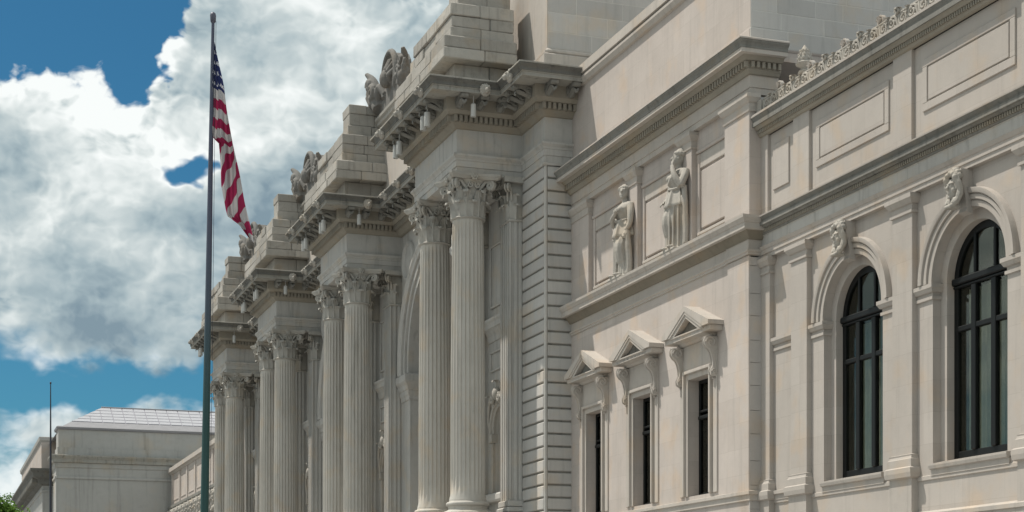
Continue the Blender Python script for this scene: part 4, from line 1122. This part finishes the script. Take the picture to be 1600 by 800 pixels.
    mb = MB(); mb.sweep([(0, 5.70), (.06, 5.71), (.06, 5.86), (.12, 5.88), (.14, 5.96), (.14, 6.01), (-.6, 6.06)], [(XR, c - 1.72), (XR, c + 1.60)], .1); mb.obj('sill', 'wing2', w_)
    # keystone console with carved head
    mb = MB()
    out = [(0, 13.2), (-.34, 13.2), (-.36, 13.1), (-.30, 12.8), (-.20, 12.45), (-.16, 12.25), (-.2, 12.15), (0, 12.1)]
    mb.prism([(XR + a, b) for a, b in out], c - .17, c + .17, 'y')
    ks = mb.obj('keystone', 'wing2', w_)
for c in WCR: pass
def head_mask():
    mb = MB()       # faces -x
    mb.ellipsoid((0, 0, 0), (.26, .20, .30)); mb.ellipsoid((-.06, 0, -.14), (.19, .155, .20))
    mb.tube([(-.24, 0, .06), (-.31, 0, -.05), (-.25, 0, -.09)], [.03, .05, .03], 7)
    mb.ellipsoid((-.23, 0, -.17), (.035, .065, .022)); mb.ellipsoid((-.20, 0, -.26), (.06, .06, .05)); mb.ellipsoid((-.22, 0, .085), (.05, .15, .025))
    for q in (-1, 1):
        mb.ellipsoid((-.215, q * .085, .03), (.03, .04, .022)); mb.ellipsoid((-.16, q * .12, -.08), (.07, .06, .07))
        mb.tube(catmull([(-.12, q * .13, .27), (-.12, q * .24, .12), (-.05, q * .25, -.12), (-.10, q * .20, -.34), (-.2, q * .12, -.46)], 5), [.09, .1, .1, .1, .09] * 4 + [.06], 7)
        mb.tube(spiral((-.17, q * .12, -.42), .12, 1.2, 0, (0, q, 0), (0, 0, 1), 12, .2), .045, 6)
    for i in range(11):
        a = PI * i / 10; mb.ellipsoid((-.15 - .03 * (i % 2), .22 * math.cos(a), .16 + .20 * math.sin(a)), (.10, .075, .085), 8, 6)
    for i in range(7):
        a = PI * (i + .5) / 7; mb.ellipsoid((-.05, .22 * math.cos(a), .22 + .24 * math.sin(a)), (.11, .08, .09), 8, 6)
    mb.bbox(-.30, .05, -.16, .16, -.56, -.46, .03)
    return mb
me_mask = remeshed(head_mask(), .014, 'carve', 'carved_head', 0)
for c in WCR:
    arched_window(c)
for o in list(AW.children):
    if o.name.split('.')[0] == 'window':
        for k in list(o.children):
            pass
wins = [o for o in AW.children if o.name.split('.')[0] == 'window']
for o_, c in zip(wins, WCR): put(me_mask, 'carved_head', o_, (XR - .34, c + .03, 12.75), None, (.95, .92, .95))
# wall impost bands and ledges
mb = MB(); mb.sweep([(0, 10.28), (.05, 10.29), (.05, 10.37), (.01, 10.38), (.01, 10.46), (.07, 10.48), (.11, 10.56), (.13, 10.58), (.13, 10.68), (.05, 10.70)], [(XR, PC[0] + PHW), (XR, 45.72)], .05); mb.obj('impost_band', 'wing2', AW)
pw = [(XR, YZ), (XR, YA)]
mb = MB(); mb.sweep([(0.0, 5.60), (.04, 5.62), (.04, 5.72), (.0, 5.74)], pw, .05); mb.obj('dado_line', 'wing2', AW)
mb = MB(); mb.sweep([(0, 4.2), (.26, 4.22), (.26, 4.60), (.30, 4.62), (.30, 4.72), (.1, 4.80)], [(XR, YZ), (XR, YA - .3)], .05); mb.obj('base_course', 'wing2', AW)
mb = MB(); mb.sweep([(0, 5.70), (.06, 5.71), (.06, 5.86), (.12, 5.88), (.12, 5.98), (-.05, 6.02)], [(XR, PC[0] + PHW + .2), (XR, 45.6)], .1); mb.obj('wall_ledge', 'wing2', AW)
# main entablature
pe = [(XP, YZ), (XP, YA)]
mb = MB(); mb.sweep([(0, 13.21), (.0, 13.33), (.03, 13.34), (.03, 13.47), (.05, 13.48), (.08, 13.54), (.10, 13.58), (.02, 13.60)], pe, .3); mb.obj('architrave', 'wing2', AW)
mb = MB(); mb.sweep([(-.02, 13.60), (-.02, 13.92), (.02, 13.94)], pe, .3); mb.obj('frieze', 'grey', AW)
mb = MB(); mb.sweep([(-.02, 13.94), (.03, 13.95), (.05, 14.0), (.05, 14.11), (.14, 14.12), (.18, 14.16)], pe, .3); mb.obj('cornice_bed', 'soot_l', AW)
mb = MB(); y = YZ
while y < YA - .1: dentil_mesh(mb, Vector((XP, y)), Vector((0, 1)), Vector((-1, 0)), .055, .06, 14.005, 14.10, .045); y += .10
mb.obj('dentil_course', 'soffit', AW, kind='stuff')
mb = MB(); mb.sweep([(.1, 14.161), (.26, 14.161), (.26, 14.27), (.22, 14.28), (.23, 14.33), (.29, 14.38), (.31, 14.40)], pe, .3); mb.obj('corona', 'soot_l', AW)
mb = MB(); mb.sweep([(.2, 14.402), (.335, 14.402), (.34, 14.44), (.2, 14.47)], pe, .3); mb.obj('ledge', 'wing2', AW)
# parapet: wall, strips, raised panel frames
mb = MB(); mb.box(24.5, 25.3, YZ, YA, 14.3, 17.2); mb.obj('parapet_wall', 'wing', AW)
sp = [(y - .45, y + .45) for y in PC[:4]] + [(45.85, YA)]
sp[0] = (43.3, 44.25)
for a, b in sp:
    mb = MB(); mb.bbox(24.40, 24.52, a, b, 14.46, 17.1, .012); st = mb.obj('parapet_strip', 'wing', AW)
def rect_frame(mb, x0, x1, ya, yb, za, zb, t, b=.01):
    mb.bbox(x0, x1, ya, yb, za, za + t, b); mb.bbox(x0, x1, ya, yb, zb - t, zb, b); mb.bbox(x0, x1, ya, ya + t, za + t, zb - t, b); mb.bbox(x0, x1, yb - t, yb, za + t, zb - t, b)
for i in range(4):
    ya, yb = (PC[i + 1] + .45, (PC[i] - .45 if i else 43.3))
    if i == 0: pa, pb = 39.08, 43.0
    else: pa, pb = ya + .32, yb - .42
    pn = thing_part('parapet_panel', AW, (24.5, (pa + pb) / 2, 15.2))
    mb = MB(); rect_frame(mb, 24.455, 24.52, pa, pb, 15.22, 16.58, .21, .012); mb.obj('panel_frame', 'wing', pn)
    mb = MB(); mb.bbox(24.46, 24.52, pa + .255, pb - .255, 15.475, 16.325, .012); mb.obj('panel_field', 'wing', pn)
pn = thing_part('parapet_panel', AW, (24.5, 45, 15.2))
mb = MB(); mb.bbox(24.45, 24.52, 44.62, 45.62, 15.22, 16.60, .012); mb.obj('panel_field', 'wing', pn)
# parapet cornice
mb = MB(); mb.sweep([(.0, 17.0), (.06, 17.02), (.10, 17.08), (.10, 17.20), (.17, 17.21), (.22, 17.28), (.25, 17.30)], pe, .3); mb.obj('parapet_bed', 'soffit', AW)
mb = MB(); y = YZ
while y < YA - .1: dentil_mesh(mb, Vector((XP, y)), Vector((0, 1)), Vector((-1, 0)), .055, .06, 17.09, 17.19, .095); y += .10
mb.obj('dentil_course', 'soffit', AW, kind='stuff')
mb = MB(); mb.sweep([(.15, 17.301), (.30, 17.301), (.30, 17.42), (.28, 17.43), (.29, 17.48), (.33, 17.54), (.34, 17.57)], pe, .3); mb.obj('parapet_corona', 'soot_l', AW)
mb = MB(); mb.sweep([(.2, 17.572), (.36, 17.572), (.36, 17.64), (.30, 17.68), (-.3, 17.70)], pe, .4); mb.obj('parapet_ledge', 'wing2', AW)
# cresting units: scrolls in relief on a low slab, knob and plain antefix
def crest_unit():
    mb = MB(); U = 1.90      # local y from 0 to U
    mb.box(.015, .14, 0, U, 0, .50); mb.bbox(.0, .2, 0, U, .47, .55, .02); mb.bbox(-.04, .2, 0, U, 0, .07, .02)
    for q in (0, 1):
        y0 = q * U / 2
        c1 = Vector((0, y0 + .27, .28)); c2 = Vector((0, y0 + .70, .25))
        mb.tube(catmull([(.02, y0 + .02, .10), (0, y0 + .12, .42)], 4) + spiral(c1, .20, 1.5, 2.4, (0, 1, 0), (0, 0, 1), 20, .12, -1), .042, 6)
        mb.tube(catmull([(.02, y0 + .93, .45), (0, y0 + .86, .12)], 4) + spiral(c2, .19, 1.5, -.7, (0, 1, 0), (0, 0, 1), 20, .12, -1), .042, 6)
        mb.tube(catmull([(0, y0 + .40, .08), (-.02, y0 + .48, .25), (0, y0 + .50, .46)], 4), .04, 6)
        for k in range(3): leaf(mb, (.04, y0 + .40 + .07 * k, .08 + .1 * k), Vector((0, .3 - .3 * k, .9)).normalized(), Vector((-1, 0, 0)), Vector((0, 1, 0)), .14, .26, .14)
        for k in range(5): mb.ellipsoid((-.02, y0 + .12 + .17 * k, .10 + .28 * (k % 2)), (.05, .06, .05), 6, 4)
    # carved knob
    leaf(mb, (.06, .0, .40), (0, 0, 1), (-1, 0, 0), (0, 1, 0), .26, .24, .18); mb.ellipsoid((.06, .02, .57), (.09, .13, .11), 8, 6)
    mb.tube(spiral((-.03, .02, .55), .10, 1.2, 0, (0, 1, 0), (0, 0, 1), 12, .2), .04, 6)
    return mb
me_cr = crest_unit().mesh('cresting_unit', 'carve', True, 40)
def antefix():
    mb = MB(); pts = [(-.15, 0), (-.19, .12), (-.15, .26), (-.07, .38), (0, .42), (.07, .38), (.15, .26), (.19, .12), (.15, 0)]
    mb.prism(pts, -.05, .07, 'x')
    for k in range(5):
        a = PI * (k + 1) / 6; mb.tube([(-.06, .02 * math.cos(a), .06), (-.09, .13 * math.cos(a), .05 + .28 * math.sin(a))], [.03, .045], 6)
    return mb
me_an = antefix().mesh('antefix', 'wing2', True, 40)
y = 45.95
k = 0
while y - 1.9 > YZ:
    c = put(me_cr, 'cresting_unit', AW, (24.30, y - 1.9, 17.70), None, (1, 1, .82)); put(me_an, 'antefix', c, (24.38, y - .95, 18.24), None, (1, .8, .75)); y -= 1.9; k += 1
mb = MB(); mb.box(24.22, 24.45, 45.95, YA, 17.69, 18.1); mb.obj('cresting_end', 'carve', AW)
mb = MB(); mb.lathe([(.16, 0), (.18, .06), (.10, .14), (.13, .2), (.24, .27), (.25, .31), (.17, .36), (.18, .42), (.17, .52), (.12, .66), (.06, .78), (.015, .86)], 18)
for r_, zz in ((.175, .45), (.15, .56), (.11, .67)):
    for k in range(8): a = 2 * PI * k / 8 + zz * 9; mb.ellipsoid((r_ * math.cos(a), r_ * math.sin(a), zz), (.05, .05, .06), 6, 4)
fi = mb.mesh('finial', 'carve', True, 50); put(fi, 'finial', AW, (24.50, 43.72, 18.20), None, (1.1, 1.1, 1.0))
mb = MB(); mb.bbox(24.46, 24.8, 43.55, 43.89, 17.6, 18.21, .02); mb.obj('finial_post', 'carve', AW)
mb = MB(); mb.box(24.45, 36, YZ, YM + .0 - .02, 17.0, 17.66); mb.obj('roof', 'lead', AW)

# ================================================================== FAR WING beyond the pavilion
FW = thing('far_wing', 'sunlit cream stone wing with panelled parapet seen beyond the last columns', 'building', (23.4, 157, 0))
x0 = 23.35; ya, yb = YEND + .02, 172.3
mb = MB(); mb.box(x0 + .1, x0 + 10, ya, yb, .1, 14.3); mb.obj('wall', 'far', FW)
mb = MB(); mb.box(x0, x0 + 1, ya, yb, 14.2, 17.7); mb.obj('parapet_wall', 'warm', FW)
mb = MB(); mb.sweep([(0, 17.5), (.1, 17.55), (.2, 17.7), (.36, 17.75), (.36, 18.15), (.2, 18.25)], [(x0, ya), (x0, yb)], .5); mb.obj('parapet_cornice', 'warm2', FW)
mb = MB(); mb.sweep([(0, 13.7), (.12, 13.75), (.3, 14.0), (.36, 14.05), (.36, 14.3), (.2, 14.4)], [(x0, ya), (x0, yb)], .3); mb.obj('ledge', 'soot_l', FW)
y = yb - 1.2; k = 0
while y > ya + 8:
    mb = MB(); mb.bbox(x0 - .10, x0 + .05, y - .35, y + .35, 14.4, 17.5, .02); mb.obj('parapet_strip', 'warm', FW)
    mb = MB(); rect_frame(mb, x0 - .05, x0 + .05, y - 4.35, y - .75, 14.8, 17.1, .15, .02); mb.obj('panel_frame', 'warm', FW)
    put(me_mask, 'carved_head', FW, (x0 - .1, y, 13.0), None, (1.9, 1.9, 1.9)); put(me_mask, 'carved_head', FW, (x0 - .1, y - 2.5, 13.0), None, (1.9, 1.9, 1.9))
    y -= 5.1
mb = MB(); mb.box(x0 - .02, x0 + .2, ya, yb, 13.3, 13.72); mb.obj('frieze', 'far', FW)

# ================================================================== FAR PAVILION with glazed roof
FB = thing('far_pavilion', 'weathered grey stone block with pale glazed hip roof in the distance', 'building', (20, 185, 0))
YB = 172.4
mb = MB(); mb.box(11.95, 60, YB, 176, .1, 18.6); mb.box(13.0, 60, 176, 189.6, .1, 18.6); mb.box(11.7, 60, 189.6, 232, .1, 18.6); mb.obj('wall', 'far', FB)
pb = [(60, YB), (11.95, YB), (11.95, 176), (13.0, 176), (13.0, 189.6), (11.7, 189.6), (11.7, 232)]
mb = MB(); mb.sweep([(0, 16.9), (.12, 16.95), (.12, 17.15), (0, 17.2)], pb, .3); mb.obj('string_course', 'far', FB)
mb = MB(); mb.sweep([(0, 18.0), (.1, 18.1), (.15, 18.4), (.2, 18.5)], pb, .3); mb.obj('cornice_bed', 'far', FB)
mb = MB(); mb.sweep([(0.1, 18.5), (.36, 18.55), (.36, 18.85), (.42, 18.95), (.55, 19.15), (.55, 19.28), (.1, 19.35)], pb[:5], .3); mb.obj('cornice', 'grimy', FB)
mb = MB(); mb.sweep([(0.0, 17.6), (.4, 17.8), (.5, 18.3), (1.0, 18.5), (1.1, 18.9), (1.35, 19.2), (1.35, 19.4), (.1, 19.5)], pb[4:], .3); mb.obj('portico_cornice', 'soot', FB)
y = 190.2
while y < 231:
    mb = MB(); mb.bbox(10.6, 11.8, y, y + .5, 17.9, 18.48, .05); mb.obj('bracket', 'soot_l', FB); y += 1.5
mb = MB(); mb.box(12.1, 60, YB + .15, 176, 19.2, 20.1); mb.box(12.2, 60, YB + .3, 175.8, 20.1, 22.0); mb.box(13.3, 60, 175.8, 230, 19.2, 22.0); mb.obj('attic', 'far', FB)
mb = MB(); mb.box(11.6, 13.3, 189.7, 231, 19.4, 22.6); mb.obj('portico_attic', 'warm', FB)
mb = MB(); mb.sweep([(0, 22.4), (.2, 22.6), (.25, 22.95), (0, 23.0)], [(13.3, 189.7), (11.6, 189.7), (11.6, 231)], .5); mb.obj('portico_coping', 'far', FB)
mb = MB(); mb.sweep([(0, 21.9), (.15, 21.95), (.2, 22.15), (.05, 22.25)], [(60, YB + .3), (12.2, YB + .3), (12.2, 176)], .4); mb.obj('attic_coping', 'lead', FB)
# roof: lead apron, then glazing up to a ridge; every pane between bars
def rp(u, v):       # v 0 eaves .. 1 ridge on the slope facing us; u = x
    return Vector((u, YB + .5 + 5.2 * v, 22.15 + 2.75 * v))
mb = MB()
mb.add([rp(12.4, 0), rp(60, 0), rp(60, .28), rp(13.6, .28)], [(0, 1, 2, 3)]); mb.add([(12.4, YB + .5, 22.15), (13.6, YB + 1.96, 22.92), (13.6, 228, 22.92), (12.4, 229, 22.15)], [(0, 1, 2, 3)]); mb.obj('roof_apron', 'lead', FB)
mb = MB(); mb.add([(13.6, YB + 1.96, 22.92), (16.9, YB + 5.7, 24.9), (16.9, 224, 24.9), (13.6, 228, 22.92)], [(0, 1, 2, 3)]); mb.add([(16.9, YB + 5.7, 24.9), (60, YB + 5.7, 24.9), (60, 224, 24.9), (16.9, 224, 24.9)], [(0, 1, 2, 3)]); mb.obj('roof_slope', 'roofglass', FB)
vs = [.28, .42, .56, .70, .85, 1.0]
for a, b in zip(vs[:-1], vs[1:]):
    xa = 13.6 + (a - .28) / .72 * 3.3; xb = 13.6 + (b - .28) / .72 * 3.3
    cols = [xb] + [q for q in [14.4 + 1.15 * i for i in range(15)] if q > xb + .3]
    for i in range(len(cols) - 1):
        l0 = xa if i == 0 else cols[i]
        g_ = .04; dz = Vector((0, -.03, .05))
        mb = MB(); q = [rp(l0 + g_, a + .01), rp(cols[i + 1] - g_, a + .01), rp(cols[i + 1] - g_, b - .012), rp(cols[i] + g_, b - .012)]
        mb.add([p + dz for p in q] + q, [(0, 1, 2, 3), (7, 6, 5, 4), (0, 4, 5, 1), (1, 5, 6, 2), (2, 6, 7, 3), (3, 7, 4, 0)]); mb.obj('roof_pane', 'roofglass', FB)
mb = MB()
mb.add([rp(13.6, .28), rp(60, .28), rp(60, 1.0), rp(16.9, 1.0)], [(0, 1, 2, 3)]); mb.obj('roof_frame', 'rail', FB)
mb = MB(); mb.tube([rp(16.9, 1.0) + Vector((0, 0, .06)), rp(60, 1.0) + Vector((0, 0, .06))], .10, 8); mb.obj('ridge', 'lead', FB)

# ================================================================== FLAGPOLE, FLAG, thin far pole
fp = thing('flagpole', 'tall slightly leaning flagpole, dark green below and greyish violet above, in front of the columns', 'flagpole', (6.63, 43.23, .14))
bx, by = 6.63, 43.23
lean = Vector((.0163, -.006, 1))
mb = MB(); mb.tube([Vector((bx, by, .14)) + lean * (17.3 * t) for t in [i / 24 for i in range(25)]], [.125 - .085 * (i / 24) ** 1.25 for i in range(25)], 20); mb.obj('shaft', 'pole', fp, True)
tp = Vector((bx, by, .14)) + lean * 17.3
mb = MB(); mb.lathe([(.04, -.05), (.065, -.02), (.075, .05), (.08, .14), (.065, .20), (.03, .23)], 14, tp); mb.obj('truck_cap', 'gold', fp, True, 50)
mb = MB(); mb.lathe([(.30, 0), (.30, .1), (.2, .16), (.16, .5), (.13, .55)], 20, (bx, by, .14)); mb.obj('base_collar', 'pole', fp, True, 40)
mb = MB(); hx = Vector((.93, .1, 0)).normalized()
mb.tube([tp + Vector((.07, -.04, 0)), Vector((bx, by, .14)) + lean * 8 + Vector((.12, -.07, 0)), Vector((bx, by, 1.3)) + Vector((.14, -.08, 0))], .006, 5); mb.obj('halyard', 'darkpole', fp)
# flag: Coons patch between pole, top edge and lower edge, with folds
SC = 43.0 / 2600.0
Fr = Vector((math.cos(TH), -math.sin(TH), 0)); Fd = Vector((math.sin(TH), math.cos(TH), 0))
O_ = Vector((6.92, 43.13, 0))
def PX(h, v): return (h * SC, 1.7 + (985 - v) * SC)      # metres along the cloth plane, height
def lerp_pts(pts, y):
    for (y0, x0), (y1, x1) in zip(pts[:-1], pts[1:]):
        if y <= y1: t = max(0, (y - y0) / (y1 - y0)); return x0 + (x1 - x0) * t
    return pts[-1][1]
RGT = [(66, 2), (105, 9), (135, 15.5), (190, 25), (240, 35), (300, 47), (340, 54), (376, 60)]
LFT = [(66, 0), (214, -1), (219, 3), (224, 9), (250, 10.5), (290, 12), (325, 17.5), (337, 21), (352, 41), (376, 59)]
NU, NVV = 96, 30
vs = []; uvs = []
for i in range(NU + 1):
    y = 66 + 310 * i / NU; xl, xr = lerp_pts(LFT, y), lerp_pts(RGT, y)
    for j in range(NVV + 1):
        q = j / NVV; x = xl + (xr - xl) * q
        x += .9 * math.sin(y * .045 + 3 * q) * (0 if q in (0,) and y < 215 else 1) * min(1, (y - 66) / 80)
        h, z_ = PX(x, y)
        am = min(1, (y - 66) / 120)
        ph = 2 * PI * (q * 1.6 + (y - 200) / 260)
        dpt = .26 * am * math.sin(ph) * (.25 + .75 * q) + .07 * am * math.sin(2.3 * ph + y * .02)
        P = O_ + Fr * h + Fd * dpt + Vector((0, 0, z_)); vs.append(tuple(P))
        sA = (y - .42 * (x - xl) - 137) / 15.2
        sB = 5.6 + ((y - 225) + 2.6 * (x - 11)) / 31.0
        f = min(1, max(0, (y - 212) / 34)); f = f * f * (3 - 2 * f)
        uvs.append(((x + 2) / 30., (sA * (1 - f) + sB * f + 10) / 40.))
fs = [(i * (NVV + 1) + j, (i + 1) * (NVV + 1) + j, (i + 1) * (NVV + 1) + j + 1, i * (NVV + 1) + j + 1) for i in range(NU) for j in range(NVV)]
me = bpy.data.meshes.new('flag'); me.from_pydata(vs, [], fs); me.materials.append(M['flag'])
uvl = me.uv_layers.new(name='UVMap')
for lp in me.loops: uvl.data[lp.index].uv = uvs[lp.vertex_index]
for p in me.polygons: p.use_smooth = True
o = put(me, 'flag', None); tag(o, 'red, white and blue striped flag with stars hanging limp from the tall pole', 'flag')

tpole = thing('distant_pole', 'thin dark pole standing before the grey glazed-roof block at far left', 'pole', (7.55, 113.9, .14))
mb = MB(); mb.tube([(7.55, 113.9, .14), (7.55, 113.9, 12.5), (7.55, 113.9, 18.0)], [.11, .075, .03], 10); mb.obj('shaft', 'darkpole', tpole, True)
mb = MB(); mb.ellipsoid((7.55, 113.9, 18.05), (.06, .06, .09)); mb.obj('finial', 'darkpole', tpole, True); 
mb = MB(); mb.lathe([(.3, 0), (.3, .2), (.15, .3), (.12, 1.0)], 14, (7.55, 113.9, .14)); mb.obj('base_collar', 'darkpole', tpole, True, 40)

# ================================================================== tree at far left
def tree(x, y, h, cr, seed, label):
    rnd = random.Random(seed); t = thing('tree', label, 'tree', (x, y, .1), 'trees beyond the museum')
    mb = MB(); th = h * .5
    mb.tube(catmull([(x, y, .1), (x + .1, y, th * .5), (x - .1, y + .1, th), (x, y, h * .8)], 4), [.36 - .29 * i / 12 for i in range(13)], 10)
    tips = []
    for k in range(12):
        a = 2 * PI * k / 12 + rnd.uniform(-.3, .3); z_ = h * rnd.uniform(.35, .7); l = cr * rnd.uniform(.55, .9)
        e = Vector((x + l * math.cos(a), y + l * math.sin(a), z_ + l * rnd.uniform(.3, .8))); tips.append(e)
        mb.tube([(x, y, z_), ((x + e.x) / 2, (y + e.y) / 2, (z_ + e.z) / 2 + .3), e], [.12, .07, .02], 6)
    mb.obj('trunk', 'bark', t, True)
    mb = MB(); cz = h * .68
    cl = []
    for k in range(120):
        d = Vector((rnd.gauss(0, 1), rnd.gauss(0, 1), rnd.gauss(0, 1))).normalized() * rnd.uniform(.35, 1)
        cl.append((Vector((x + d.x * cr, y + d.y * cr, cz + d.z * h * .31)), rnd.uniform(.5, 1.05)))
    for c, r_ in cl:
        for q in range(150):
            d = Vector((rnd.gauss(0, 1), rnd.gauss(0, 1), rnd.gauss(0, .8))) * (.5 * r_)
            p = c + d; s_ = rnd.uniform(.11, .21)
            a = Vector((rnd.gauss(0, 1), rnd.gauss(0, 1), rnd.gauss(0, .6))).normalized(); b = a.cross(Vector((rnd.gauss(0, 1), rnd.gauss(0, 1), 1))).normalized()
            mb.add([p - a * s_, p + b * s_ * .6, p + a * s_, p - b * s_ * .6], [(0, 1, 2, 3)])
    me = bpy.data.meshes.new('crown'); me.from_pydata(mb.v, [], mb.f); me.materials.append(M['leaf']); put(me, 'crown', t)
tree(6.1, 157, 14.1, 2.3, 3, 'leafy green tree with only its top showing, at the lower left corner')
tree(12.0, 262, 22.0, 4.5, 4, 'paler green tree top touching the dark cornice of the far block')
